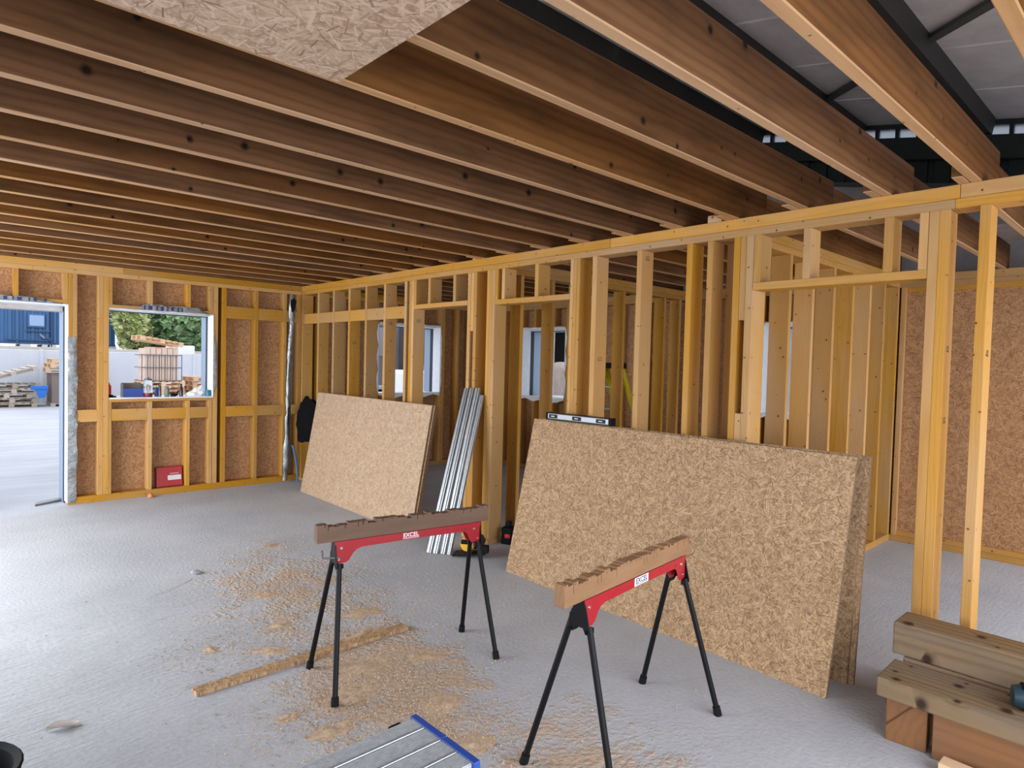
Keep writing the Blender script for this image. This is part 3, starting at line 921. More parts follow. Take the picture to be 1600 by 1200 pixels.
lean_sheet('wide sheet of strand board leaning in front, two saw horses before it', (3.389, 3.645), (3.314, 1.204), rad(12.6), 1.215, mat=OSB_NEW)
lean_sheet('sheet of strand board standing steeper right behind the wide front sheet', (3.575, 3.61), (3.548, 1.19), rad(5.4), 1.195, mat=OSB_NEW)
lean_sheet('rearmost strand board of the wide leaning stack, its edge showing at the right end', (3.597, 3.60), (3.570, 1.165), rad(5.4), 1.192, mat=OSB_NEW)
lean_sheet('pale strand board leaning on the studs between the corner and the first doorway', (3.444, 7.408), (3.400, 4.975), rad(10.0), 1.22, mat=OSB_PALE)
lean_sheet('second strand board tucked right behind the pale leaning board, only its dark edge seen', (3.466, 7.400), (3.422, 4.960), rad(10.0), 1.22, mat=OSB_NEW)

lean_sheet('third strand board behind the pale leaning board, nearest the studs', (3.489, 7.395), (3.445, 4.965), rad(10.0), 1.215, mat=OSB_NEW)

# spirit level lying along the top edge of the wide stack
R, L, c = frame_along((3.655, 2.90, 1.19), (3.655, 3.44, 1.19))
lv = thing('spirit_level', 'white and black box spirit level lying on top edge of the wide boards', 'level', (3.655, 3.17, 1.2025))
B = WM[lv]
m = MB().box((-0.024, 0.0), (-0.30, 0.30), (0.0, 0.040))
m.build('body', simple('silver_level', (0.36, 0.37, 0.39), 0.4, metal=0.3), lv, B, bev=0.003)
MB().box((-0.026, 0.03), (-0.305, 0.302), (0.040, 0.046)).box((-0.026, 0.03), (-0.305, 0.302), (-0.008, 0.0)).build('rail', BLACK, lv, B)
for yy in (-0.312, 0.308):
    MB().box((-0.026, 0.032), (yy - 0.012, yy + 0.012), (-0.009, 0.048)).build('end_cap', BLACKM, lv, B, bev=0.004)
for yy in (-0.23, 0.0, 0.24):
    v = MB().box((-0.0275, -0.02), (yy - 0.042, yy + 0.042), (0.006, 0.034)).build('vial_window', BLACK, lv, B)
    MB().tube((-0.0282, yy - 0.016, 0.020), (-0.0282, yy + 0.016, 0.020), 0.004).build('vial', LABEL, v, B)

# ---------------------------------------------------------------- saw horses
def text_mesh(name, txt, size, mat, parent, M, extrude=0.0006, bold=0.0):
    cu = bpy.data.curves.new(name, 'FONT')
    cu.body = txt
    cu.size = size
    cu.align_x = 'CENTER'
    cu.align_y = 'CENTER'
    cu.extrude = extrude
    cu.offset = bold
    cu.materials.append(mat)
    tmp = bpy.data.objects.new(name, cu)
    COL.objects.link(tmp)
    dg = bpy.context.evaluated_depsgraph_get()
    me = bpy.data.meshes.new_from_object(tmp.evaluated_get(dg))
    bpy.data.objects.remove(tmp)
    o = bpy.data.objects.new(name, me)
    return put(o, parent, M)


def sawhorse(label, a, d_ang, feet, timber_mat, seed, tim, hook, sticker):
    """a: point on the floor under the left leg pair, x runs along the beam"""
    rnd = random.Random(seed)
    root = thing('sawhorse', label, 'saw horse', (a[0], a[1], 0), d_ang, 'red folding saw horses')
    B = WM[root]
    # the pressed red side plates, deeper at both ends
    prof = [(0.045, 0.722), (0.052, 0.622), (0.060, 0.613), (0.100, 0.613), (0.118, 0.622), (0.140, 0.655), (0.156, 0.670), (0.185, 0.680), (0.45, 0.683), (0.775, 0.680),
            (0.795, 0.674), (0.806, 0.660), (0.822, 0.625), (0.835, 0.612), (0.872, 0.610), (0.886, 0.620), (0.893, 0.722)]
    bmz = MB().prism(prof, -0.0265, -0.0242).prism(prof, 0.0242, 0.0265).box((0.05, 0.885), (-0.0242, 0.0242), (0.700, 0.704))
    body = bmz.build('beam', RED, root, B)
    for x, z in ((0.078, 0.688), (0.848, 0.688)):
        MB().tube((x, -0.0265, z), (x, -0.0300, z), 0.0075, 0.006, 10).build('bolt', CHROME, body, B)
    for x, z in ((0.066, 0.632), (0.872, 0.632)):
        MB().tube((x, -0.0265, z), (x, -0.0300, z), 0.0055, 0.005, 10).build('bolt', CHROME, body, B)
    MB().tube((0.79, -0.0266, 0.693), (0.79, -0.0272, 0.693), 0.004, 0.004, 8).build('hole', DARKG, body, B)
    # leg sockets at both ends
    for x0, x1, sg in ((0.046, 0.085, -1), (0.845, 0.892, 1)):
        br_ = MB()
        br_.prism([(-0.024, 0.718), (0.024, 0.718), (0.052, 0.600), (0.030, 0.590), (0.018, 0.612), (-0.018, 0.612), (-0.030, 0.590), (-0.052, 0.600)], x0 if sg < 0 else x1 - 0.006, x0 + 0.006 if sg < 0 else x1, 'x')
        br_.box((x0, x1), (0.028, 0.046), (0.590, 0.66)).box((x0, x1), (-0.046, -0.028), (0.590, 0.612))
        br_.build('leg_socket', BLACK, root, B, bev=0.0015)
    # splayed tube legs
    for k, (fx, fy) in enumerate(feet):
        tx = 0.066 if k < 2 else 0.868
        ty = 0.036 if fy > 0 else -0.036
        top, bot = Vector((tx, ty, 0.665)), Vector((fx, fy, 0.022))
        if fy < 0:
            top = Vector((tx, ty, 0.615))
        leg = MB().tube(top, bot, 0.0130, 0.0130, 14).build('leg', BLACK, root, B, smooth=True)
        dirv = (bot - top).normalized()
        end = bot + dirv * 0.02
        end.z = 0.0
        MB().tube(bot - dirv * 0.018, end, 0.0175, 0.019, 14).build('rubber_foot', BLACKM, leg, B, smooth=True)
    # the timber bolted in the top, its upper edge cut to ribbons
    x0, x1, zt, zb = tim
    top = []
    x = x0
    lev = 0.0
    while x < x1 - 0.012:
        stepx = rnd.uniform(0.008, 0.032) if not sticker else rnd.uniform(0.006, 0.022)
        if rnd.random() < 0.5:
            lev = -rnd.random() * (0.019 if not sticker else 0.018)
        top.append((x, zt + lev))
        top.append((min(x + stepx, x1), zt + lev + rnd.uniform(-0.003, 0.002)))
        x += stepx
        if rnd.random() < (0.6 if not sticker else 0.85):
            dp = rnd.choice((0.010, 0.014, 0.02, 0.03 if not sticker else 0.045))
            top += [(x + 0.0003, zt - dp), (x + 0.0032, zt - dp)]
            x += 0.0035
    top = [p for p in top if p[0] < x1 - 0.006]
    poly = [(x0, zb + 0.004), (x0 + 0.004, zb), (x1 - 0.004, zb), (x1, zb + 0.004), (x1, zt - 0.004), (x1 - 0.004, zt)] + list(reversed([(px, pz) for px, pz in top if px > x0 + 0.004])) + [(x0 + 0.004, zt - 0.002), (x0, zt - 0.008)]
    # local mesh axes: x along the timber
    tm = MB().prism([(px - (x0 + x1) / 2, pz - (zt + zb) / 2) for px, pz in poly], -0.0235, 0.0235)
    tm.build('top_timber', timber_mat, root, B @ Matrix.Translation(((x0 + x1) / 2, 0, (zt + zb) / 2)))
    Mx = B @ Matrix.Translation((0.457, -0.0272, 0.7035)) @ Matrix.Rotation(pi / 2, 4, 'X')
    if not sticker:
        text_mesh('lettering', 'EXCEL', 0.031, WHITE, body, Mx @ Matrix.Translation((0, 0.002, 0)), 0.0006, 0.0006)
        MB().box((0.410, 0.504), (-0.0282, -0.0266), (0.6885, 0.6915)).build('underline', WHITE, body, B)
    else:
        MB().box((0.415, 0.530), (-0.0276, -0.0266), (0.685, 0.721)).build('sticker', WHITE, body, B)
        text_mesh('lettering', 'EXCEL', 0.033, NAVY, body, B @ Matrix.Translation((0.4725, -0.0279, 0.705)) @ Matrix.Rotation(pi / 2, 4, 'X'), 0.0004, 0.0005)
        MB().box((0.425, 0.520), (-0.0280, -0.0270), (0.689, 0.6915)).build('underline', NAVY, body, B)
    if hook:
        m = MB()
        m.tube((0.07, -0.03, 0.642), (-0.016, -0.03, 0.652), 0.005, n=8).tube((-0.016, -0.03, 0.650), (-0.020, -0.03, 0.690), 0.005, n=8)
        m.build('support_hook', GREYST, root, B, smooth=True)
    return root


sawhorse('red saw horse under a dark brown bearer, hook at its left, on the dusty floor', (1.48, 2.911), rad(-8.353),
         ((0.008, 0.213), (-0.007, -0.21), (0.918, 0.200), (0.901, -0.200)), SAWBED, 3, (-0.043, 0.944, 0.812, 0.7235), True, False)
sawhorse('red saw horse with a pale, deeply notched bearer and white sticker, before wide boards', (1.84, 1.60), rad(5.654),
         ((0.0, 0.214), (0.0, -0.214), (0.925, 0.200), (0.904, -0.205)), SAWBED2, 8, (-0.085, 0.935, 0.812, 0.7235), False, True)

# ---------------------------------------------------------------- aluminium hop-up at the bottom edge
hp = thing('work_platform', 'low aluminium hop-up platform with blue end strip on the floor', 'platform', (0.6, 1.57, 0))
ZT = 0.45
py = [1.409, 1.489, 1.570, 1.658, 1.733]
for a, c in zip(py, py[1:]):
    m = MB()
    x0, x1 = 0.02, 1.199
    m.box((x0, x1), (a + 0.006, c - 0.003), (ZT - 0.03, ZT - 0.004))
    k = 8
    w = (c - a - 0.014) / k
    for i in range(k):
        m.box((x0, x1), (a + 0.008 + i * w, a + 0.008 + i * w + w * 0.6), (ZT - 0.004, ZT))
    m.build('deck_plank', ALU, hp)
    if c < 1.73:
        MB().tube((x0, c, ZT - 0.002), (x1, c, ZT - 0.002), 0.0045, n=8).build('joint_rib', GALV, hp, smooth=True)
for (a, c) in ((1.405, 1.566), (1.569, 1.737)):
    MB().box((1.200, 1.224), (a, c), (ZT - 0.075, ZT + 0.003)).build('end_strip', BLUE, hp, bev=0.002)
MB().box((-0.005, 0.019), (1.405, 1.737), (ZT - 0.075, ZT + 0.003)).build('end_strip', BLUE, hp, bev=0.002)
for yy in (1.425, 1.717):
    MB().box((0.02, 1.198), (yy - 0.012, yy + 0.012), (ZT - 0.085, ZT - 0.031)).build('side_rail', GALV, hp)
for sx in (0.06, 1.16):
    dx = 0.07 if sx > 0.5 else -0.07
    for sy in (1.43, 1.712):
        leg = MB().tube((sx, sy, ZT - 0.06), (sx + dx, sy + (0.035 if sy > 1.5 else -0.035), 0.02), 0.016, n=12).build('leg', GALV, hp, smooth=True)
        MB().tube((sx + dx * 0.96, sy + (0.033 if sy > 1.5 else -0.033), 0.04), (sx + dx, sy + (0.035 if sy > 1.5 else -0.035), 0.0), 0.021, n=12).build('foot_cap', BLACKM, leg, smooth=True)
    MB().tube((sx + dx * 0.6, 1.41, 0.19), (sx + dx * 0.6, 1.735, 0.19), 0.011, n=10).build('cross_tube', GALV, hp, smooth=True)
MB().box((1.13, 1.178), (1.735, 1.765), (ZT - 0.07, ZT - 0.018)).build('lock_catch', BLACKM, hp, bev=0.006)

# ---------------------------------------------------------------- heavy timbers, bottom right
def timber(label, p0, p1, w, h, mat, cat='timber', group='heavy timbers in the corner pile', chamfer=0.008):
    R, L, c = frame_along(p0, p1)
    m = MB().box((-L / 2, L / 2), (-w / 2, w / 2), (-h / 2, h / 2))
    o = m.build('timber', mat, None, Matrix.Translation(c) @ R, bev=chamfer)
    return tag(o, label, cat, group)


timber('thick weathered timber with knots, topmost of the pile by the doorway post', (3.497, 0.945, 0.3765), (3.485, -0.75, 0.3765), 0.20, 0.151, OLDT)
timber('pale flat timber under the topmost one, its wide upper face showing', (3.245, 0.925, 0.2445), (3.275, -0.75, 0.2445), 0.26, 0.088, OLDT)
timber('dark timber hidden between the topmost timber and the crosswise block', (3.49, 0.90, 0.2495), (3.515, -0.75, 0.2495), 0.19, 0.098, OLDT)
timber('short brown block lying crosswise under the far end of the pile', (3.165, 0.814, 0.0995), (3.62, 0.86, 0.0995), 0.155, 0.199, RUSTT, chamfer=0.004)
timber('red brown timber on edge along the bottom of the pile', (3.215, 0.715, 0.0995), (3.29, -0.75, 0.0995), 0.13, 0.199, RUSTT, chamfer=0.004)
timber('pale short offcut on the floor in front of the red brown timber', (3.07, 0.66, 0.028), (3.06, 0.25, 0.028), 0.075, 0.055, PALE, cat='offcut', group=None, chamfer=0.003)
# staple left in the top timber
# dark teal power tool end lying on the lower timber
tt = thing('tool_case', 'dark teal rounded tool lying on the pale timber at the right edge', 'tool', (3.25, 0.47, 0.291), rad(20))
m = MB().lathe([(0.012, 0.0), (0.04, 0.004), (0.047, 0.03), (0.047, 0.14), (0.038, 0.16), (0.012, 0.165)], n=18, M=Matrix.Translation((0, 0.0, 0.048)) @ Matrix.Rotation(rad(90), 4, 'X'))
m.build('motor_body', TEAL, tt, WM[tt], smooth=True)
MB().box((-0.03, 0.03), (-0.11, -0.03), (0.0, 0.1)).build('battery', BLACKM, tt, WM[tt], bev=0.008)

# ---------------------------------------------------------------- galvanised channels
ch_grp = 'galvanised channels leaning on the partition'
for k, (bx, by, tx, ty, tz, w, lab) in enumerate((
        (3.195, 4.395, 3.700, 4.565, 1.385, 0.046, 'galvanised channel leaning on the partition, leftmost of the bundle'),
        (3.222, 4.345, 3.712, 4.500, 1.388, 0.046, 'galvanised channel leaning on the partition, second from the left in the bundle'),
        (3.262, 4.295, 3.722, 4.434, 1.392, 0.046, 'galvanised channel leaning on the partition, third from the left in the bundle'),
        (3.292, 4.250, 3.728, 4.385, 1.330, 0.034, 'galvanised channel leaning on the partition, shortest and rightmost of the bundle'))):
    p0, p1 = Vector((bx, by, 0.002)), Vector((tx, ty, tz))
    ax = (p1 - p0).normalized()
    side = Vector((0.15, -1, 0)).normalized()
    R, L, c = frame_along(p0, p1, up=side.cross(ax))
    h = w / 2
    m = MB()
    t_ = 0.0016
    prof = [(-h, -0.016), (-h, 0.008), (-h * 0.55, 0.008), (-h * 0.45, -0.008), (-h * 0.10, -0.008), (0.0, 0.006), (h * 0.62, 0.006), (h * 0.66, 0.008), (h, 0.008), (h, -0.016)]
    inner = [(p[0] * 0.93, p[1] - t_ if p[1] > -0.01 else p[1]) for p in prof]
    m.prism(prof + list(reversed(inner)), -L / 2, L / 2, 'x')
    o = m.build('metal_channel', GALV, None, Matrix.Translation(c) @ R)
    tag(o, lab, 'channel', ch_grp)

# ---------------------------------------------------------------- yellow cordless saw by the post
sw = thing('circular_saw', 'yellow and black hand saw standing on the floor at the partition post', 'power tool', (3.42, 4.10, 0.0), rad(-50))
B = WM[sw]
MB().box((-0.15, 0.13), (-0.075, 0.075), (0.03, 0.036)).tube((-0.15, -0.075, 0.033), (0.13, -0.075, 0.033), 0.006, n=8).build('base_plate', BLACK, sw, B @ Matrix.Rotation(rad(-6), 4, 'Y'))
MB().lathe([(0.02, -0.055), (0.055, -0.05), (0.062, -0.02), (0.062, 0.05), (0.05, 0.085), (0.02, 0.09)], n=20, M=Matrix.Translation((-0.03, 0.0, 0.115)) @ Matrix.Rotation(rad(90), 4, 'X')).build('motor_housing', YELLOW, sw, B, smooth=True)
MB().prism([(0.085 * cos(a), 0.04 + 0.085 * max(-0.35, sin(a)) + 0.04) for a in [2 * pi * i / 24 for i in range(24)]], 0.045, 0.07).build('blade_guard', BLACK, sw, B, bev=0.003)
MB().prism([(-0.02, 0.16), (0.02, 0.19), (0.09, 0.20), (0.12, 0.15), (0.10, 0.10), (0.085, 0.10), (0.095, 0.145), (0.08, 0.175), (0.02, 0.165), (0.0, 0.14)], -0.05, -0.018).build('handle', BLACK, sw, B, bev=0.006)
MB().box((0.06, 0.145), (-0.055, 0.005), (0.045, 0.105)).build('battery', BLACKM, sw, B, bev=0.006)
MB().box((-0.075, -0.015), (-0.118, -0.088), (0.13, 0.165)).build('front_grip', BLACK, sw, B, bev=0.008)
# small black case with a red trigger behind the post
rc = thing('nail_gun', 'small black tool with red trigger on the floor behind the leaning boards', 'power tool', (3.93, 4.20, 0.0), rad(20))
B = WM[rc]
MB().box((-0.06, 0.06), (-0.05, 0.05), (0.0, 0.15)).build('body', BLACKM, rc, B, bev=0.012)
MB().box((-0.085, -0.055), (-0.045, 0.0), (0.065, 0.10)).build('trigger', REDP, rc, B, bev=0.006)
MB().box((-0.03, 0.03), (-0.02, 0.02), (0.15, 0.20)).build('handle', BLACK, rc, B, bev=0.008)

# ---------------------------------------------------------------- red box on the sole plate
rb = thing('red_box', 'red metal box with a small white label standing in the stud bay below window', 'box', (2.19, 8.19, 0.076), rad(2))
B = WM[rb] @ Matrix.Rotation(rad(-8), 4, 'X')
MB().box((-0.135, 0.145), (-0.035, 0.04), (0.0, 0.235)).build('case', RED, rb, B, bev=0.006)
MB().box((-0.128, 0.138), (-0.043, -0.035), (0.007, 0.228)).build('lid', RED, rb, B, bev=0.004)
MB().box((-0.02, 0.125), (-0.0445, -0.0425), (0.075, 0.130)).build('label', LABEL, rb, B)
for i in range(5):
    MB().box((0.005 + 0.02 * i, 0.018 + 0.02 * i), (-0.0445, -0.0425), (0.146, 0.154)).build('print_mark', LABEL, rb, B)

# ---------------------------------------------------------------- black jacket on the corner studs
jk = MB()
rows, cols_ = 22, 16
g = {}
for i in range(rows + 1):
    t_ = i / rows
    z = 1.14 - 0.60 * t_
    for j in range(cols_ + 1):
        s = j / cols_
        ang = (s - 0.5) * 2
        half = 0.15 + 0.115 * min(1, t_ * 4)
        half *= (1 - 0.12 * max(0, t_ - 0.6))
        if t_ < 0.06:
            half *= 0.7
        yy = 7.80 + half * ang + 0.025 * noise.noise((s * 3, t_ * 4, 2))
        half2 = 0.045 * noise.noise((ang * 1.2, t_ * 7, 9))
        yy += half2 * abs(ang)
        depth = 0.10 * (1 - abs(ang) ** 2.4) * min(1, 0.35 + t_ * 2) + 0.045 * noise.noise((s * 7, t_ * 2.2, 5))
        zz = z - (0.05 * noise.noise((s * 5, 1.3, 0)) if i == rows else 0) - 0.05 * abs(ang) * (1 - t_)
        g[i, j] = jk.bm.verts.new((XP - 0.025 - depth, yy, zz))
for i in range(rows):
    for j in range(cols_):
        jk.bm.faces.new((g[i, j], g[i + 1, j], g[i + 1, j + 1], g[i, j + 1]))
# back of the cloth against the studs
bk = {}
for i in range(rows + 1):
    for j in (0, cols_):
        v = g[i, j].co
        bk[i, j] = jk.bm.verts.new((XP - 0.004, v.y, v.z))
for i in range(rows):
    jk.bm.faces.new((g[i, 0], bk[i, 0], bk[i + 1, 0], g[i + 1, 0]))
    jk.bm.faces.new((g[i, cols_], g[i + 1, cols_], bk[i + 1, cols_], bk[i, cols_]))
    jk.bm.faces.new((bk[i, 0], bk[i, cols_], bk[i + 1, cols_], bk[i + 1, 0]))
jac = jk.build('jacket', BLACKC, None, smooth=True)
tag(jac, 'black jacket hung on the corner studs above the pale leaning board', 'jacket')
# ---------------------------------------------------------------- roll of silver membrane and blue strip in the corner
m = MB()
vs, fs = [], []
nz, na = 44, 12
for i in range(nz + 1):
    t_ = i / nz
    z = 0.03 + 2.40 * t_
    cx = 3.545 + 0.035 * t_ + 0.012 * sin(t_ * 9) - (0.02 if t_ < 0.35 else 0)
    cy = 8.035
    r = 0.030 + 0.010 * noise.noise((t_ * 6, 0, 1)) + (0.012 if 0.05 < t_ < 0.22 else 0)
    if t_ > 0.93:
        r *= 1.25 - (t_ - 0.93) * 6
    for j in range(na):
        a = 2 * pi * j / na
        rr = r * (1 + 0.28 * noise.noise((cos(a) * 1.3, sin(a) * 1.3, t_ * 14)))
        vs.append((cx + rr * cos(a) * 1.15, cy + rr * sin(a) * 0.8, z))
for i in range(nz):
    for j in range(na):
        fs.append((i * na + j, i * na + (j + 1) % na, (i + 1) * na + (j + 1) % na, (i + 1) * na + j))
fs.append(tuple(reversed(range(na))))
fs.append(tuple(nz * na + j for j in range(na)))
fr = m.faces(vs, fs).build('membrane_roll', FOIL, None, smooth=True)
tag(fr, 'tall crumpled roll of silver membrane standing against the back corner studs', 'roll')
MB().prism([(3.555, 2.36), (3.60, 2.38), (3.625, 2.35), (3.61, 2.26), (3.585, 2.20), (3.565, 2.21), (3.55, 2.29)], 7.99, 8.0).build('black_patch', BLACKM, fr)
MB().box((3.535, 3.545), (7.996, 8.003), (0.75, 0.98)).build('black_patch', BLACKM, fr)
bl = MB()
for i in range(10):
    a, c = i / 10, (i + 1) / 10
    f = lambda s: (3.592 + 0.055 * s + 0.03 * sin(s * 2.6), 7.975, 0.49 - 0.486 * s)
    bl.tube(f(a), f(c), 0.014, 0.014, n=8)
bs = bl.build('blue_strap', simple('blue_webbing', (0.05, 0.17, 0.36), 0.6), None, smooth=True)
tag(bs, 'blue strip hanging down beside the silver membrane roll to the floor', 'strap')

# ---------------------------------------------------------------- yellow step ladder in the room behind
ld = thing('step_ladder', 'yellow step ladder standing in the room behind the partition', 'ladder', (6.15, 4.95, 0))
top = Vector((6.33, 4.98, 1.62))
for nm, dx, yy in (('front_rail', -0.16, 4.80), ('front_rail', -0.16, 5.16), ('rear_rail', 0.72, 4.80), ('rear_rail', 0.72, 5.16)):
    p1 = Vector((top.x + (0.02 if dx < 0 else 0.05), yy + (0.06 if yy < 5 else -0.06), 1.60))
    beam(nm, ld, (p1.x + dx, yy, 0.0), p1, 0.026, 0.07, LADY, up=(1, 0, 0))
for k in range(5):
    z = 0.27 * (k + 1)
    bar('tread', ld, (6.33 - 0.16 * (1 - z / 1.6) - 0.04, 6.33 - 0.16 * (1 - z / 1.6) + 0.05), (4.84, 5.12), (z, z + 0.025), GALV)
bar('top_cap', ld, (6.28, 6.44), (4.83, 5.13), (1.59, 1.66), BLACKM, 0.01)

# ---------------------------------------------------------------- bits on the floor
st = MB().box((-0.602, 0.602), (-0.036, 0.036), (0, 0.018)).build('offcut_strip', OSB_NEW, None, Matrix.Translation((1.585, 3.235, 0.0)) @ Matrix.Rotation(rad(0.4), 4, 'Z'))
tag(st, 'long thin strip of strand board lying in the sawdust', 'offcut')
stn = MB()
bmesh.ops.create_icosphere(stn.bm, subdivisions=2, radius=0.03)
for v in stn.bm.verts:
    v.co *= 1 + 0.4 * noise.noise(v.co * 30)
    v.co.z *= 0.55
    v.co.x *= 1.25
s_o = stn.build('stone', STONE, None, Matrix.Translation((1.535, 5.03, 0.014)))
tag(s_o, 'small grey stone lying alone on the open concrete', 'stone')
lf = MB()
n_ = 12
vs, fs = [], []
for i in range(n_ + 1):
    t_ = i / n_
    w_ = 0.032 * sin(pi * min(1, t_ * 0.94 + 0.04)) ** 0.8
    x = -0.06 + 0.12 * t_
    for s in (-1, -0.35, 0, 0.45, 1):
        vs.append((x, s * w_, 0.004 + 0.016 * abs(s) ** 1.5 + 0.006 * sin(t_ * 5)))
for i in range(n_):
    for r in range(4):
        a = i * 5 + r
        fs.append((a, a + 5, a + 6, a + 1))
leaf = lf.faces(vs, fs).build('dry_leaf', LEAFD, None, Matrix.Translation((0.468, 3.29, 0.0)) @ Matrix.Rotation(rad(-8), 4, 'Z'), smooth=True)
tag(leaf, 'curled dry leaf on the floor towards the bottom left corner', 'leaf')
og = MB().lathe([(0.012, 0), (0.032, 0.006), (0.03, 0.03), (0.018, 0.045), (0.006, 0.05)], n=10).build('orange_lump', ORANGE, None, Matrix.Translation((1.962, 8.04, 0)), smooth=True)
tag(og, 'small orange lump on the floor at the foot of the back wall', 'plug')

# black tub cut by the lower left corner
tbm = thing('rubble_tub', 'black rounded tub with a small lug at the bottom left corner', 'tub', (0.06, 2.62, 0))
B = WM[tbm]
MB().lathe([(0.150, 0.0), (0.170, 0.01), (0.185, 0.12), (0.200, 0.27), (0.206, 0.285), (0.200, 0.292), (0.180, 0.28), (0.165, 0.12), (0.15, 0.02)], n=32).build('shell', BLACKM, tbm, B, smooth=True)
MB().lathe([(0.008, 0), (0.018, 0.004), (0.018, 0.022), (0.008, 0.03)], c=(0, 0, 0), n=12, M=Matrix.Translation((0.195, -0.02, 0.13))).build('lug', BLACKM, tbm, B, smooth=True)

# sawdust: low drifts and loose shavings
rs = random.Random(5)
m = MB()
drift = [(1.34, 2.53, .16, .09), (1.55, 2.75, .20, .12), (1.75, 2.95, .22, .14), (1.85, 2.4, .16, .12), (1.62, 2.28, .14, .09), (1.20, 3.67, .06, .07), (1.75, 4.30, .12, .09), (2.1, 3.6, .2, .12),
         (1.95, 3.3, .22, .12), (1.25, 2.75, .10, .05), (2.25, 5.4, .12, .07), (1.45, 3.45, .16, .08), (1.75, 2.05, .14, .10), (2.05, 2.85, .15, .12), (1.62, 3.75, .13, .08)]
for (cx, cy, rx, ry) in drift:
    N = 14
    rot_ = rs.uniform(-0.8, 0.4)
    gv = {}
    for i in range(N + 1):
        for j in range(N + 1):
            u, v = i / N * 2 - 1, j / N * 2 - 1
            d = math.hypot(u, v)
            hgt = max(0, 1 - d) * (0.012 + 0.016 * noise.noise((cx * 9 + u * 3, cy * 9 + v * 3, 0))) - 0.0035 + 0.004 * noise.noise((u * 7 + cx, v * 7 + cy, 4)) * max(0, 1.1 - d)
            x = u * rx
            y = v * ry
            gv[i, j] = m.bm.verts.new((cx + x * cos(rot_) - y * sin(rot_), cy + x * sin(rot_) + y * cos(rot_), hgt))
    for i in range(N):
        for j in range(N):
            q = (gv[i, j], gv[i + 1, j], gv[i + 1, j + 1], gv[i, j + 1])
            if max(k.co.z for k in q) > 0.0:
                m.bm.faces.new(q)
lone = [v for v in m.bm.verts if not v.link_faces]
bmesh.ops.delete(m.bm, geom=lone, context='VERTS')
sd = m.build('sawdust', DUST, None, smooth=True)
sd['kind'] = 'stuff'
vs, fs = [], []
for k in range(7500):
    if k < 6000:
        cx, cy, rx, ry = drift[rs.randrange(len(drift))]
        x, y = cx + rs.gauss(0, 1) * max(rx, .12) * 1.3, cy + rs.gauss(0, 1) * max(ry, .10) * 1.5
    else:
        x, y = rs.gauss(1.95, 0.55), rs.gauss(3.6, 1.1)
    if x > 3.2 or y > 7 or y < 0.5:
        continue
    a = rs.random() * 6.28
    l = rs.choice((rs.uniform(0.0015, 0.004), rs.uniform(0.002, 0.004), rs.uniform(0.003, 0.008)))
    w_ = l * rs.uniform(0.2, 0.5)
    dx, dy = cos(a), sin(a)
    z0 = rs.uniform(0.001, 0.004)
    b0 = len(vs)
    vs += [(x - dx * l, y - dy * l, z0), (x - dy * w_, y + dx * w_, z0 * 0.3), (x + dx * l, y + dy * l, z0 * rs.uniform(0.3, 2.5)), (x + dy * w_, y - dx * w_, z0 * 0.3), (x, y, z0 + 0.004)]
    fs += [(b0, b0 + 1, b0 + 4), (b0 + 1, b0 + 2, b0 + 4), (b0 + 2, b0 + 3, b0 + 4), (b0 + 3, b0, b0 + 4)]
sh = MB().faces(vs, fs).build('wood_shavings', DUST)
sh['kind'] = 'stuff'

# ================================================================ on the sill of the left window
SZ = 1.1265
SG = 'odds and ends on the left window sill'


def sx(px):
    return 1.575 + (px - 170) * 0.00670


o = MB().lathe([(0.022, 0), (0.026, 0.004), (0.026, 0.13), (0.012, 0.15), (0.012, 0.165)], n=14).build('red_can', REDP, None, Matrix.Translation((sx(172), 8.25, SZ)), smooth=True)
tag(o, 'red can at the left end of the window sill', 'can')
o = MB().lathe([(0.012, 0), (0.026, 0.004), (0.024, 0.028), (0.012, 0.034)], n=12).box((-0.05, 0.05), (-0.012, 0.012), (0.002, 0.02)).build('tape_measure', BLACKM, None, Matrix.Translation((sx(174), 8.20, SZ)), smooth=False)
tag(o, 'small black tool lying in front of the red can on the window sill', 'tool')
cr = thing('blue_crate', 'open crate with grey side and blue front on the window sill', 'crate', (sx(207.5), 8.275, SZ))
B = WM[cr]
MB().box((-0.10, 0.10), (-0.055, -0.049), (0, 0.10)).build('front', BLUE, cr, B)
MB().box((-0.10, 0.10), (0.05, 0.056), (0, 0.16)).box((-0.10, 0.10), (-0.05, 0.05), (0, 0.006)).build('back', BROWNB, cr, B)
for xx in (-0.106, 0.099):
    MB().box((xx, xx + 0.007), (-0.055, 0.056), (0, 0.15)).build('side', GREYST, cr, B)
jr = thing('clear_jar', 'clear jar half filled with red liquid, tallest item on the window sill', 'jar', (sx(228.5), 8.20, SZ))
B = WM[jr]
MB().lathe([(0.044, 0), (0.047, 0.004), (0.047, 0.17), (0.038, 0.19), (0.038, 0.195)], n=20).build('glass', GLASS, jr, B, smooth=True)
MB().lathe([(0.043, 0.003), (0.044, 0.006), (0.044, 0.05)], n=20).build('contents', REDLIQ, jr, B, smooth=True)
MB().lathe([(0.041, 0.193), (0.042, 0.2), (0.036, 0.214), (0.012, 0.218), (0.012, 0.232)], n=18).build('lid', GREYST, jr, B, smooth=True)
for i, (px, col_, hh) in enumerate(((242, BLUE, 0.10), (247.5, GREYST, 0.125))):
    o = MB().lathe([(0.014, 0), (0.018, 0.003), (0.018, hh), (0.008, hh + 0.012), (0.008, hh + 0.02)], n=12).build('tube', col_, None, Matrix.Translation((sx(px), 8.22, SZ)), smooth=True)
    tag(o, ('slim blue tube just right of the clear jar' if i == 0 else 'slim grey tube second to the right of the clear jar'), 'tube')
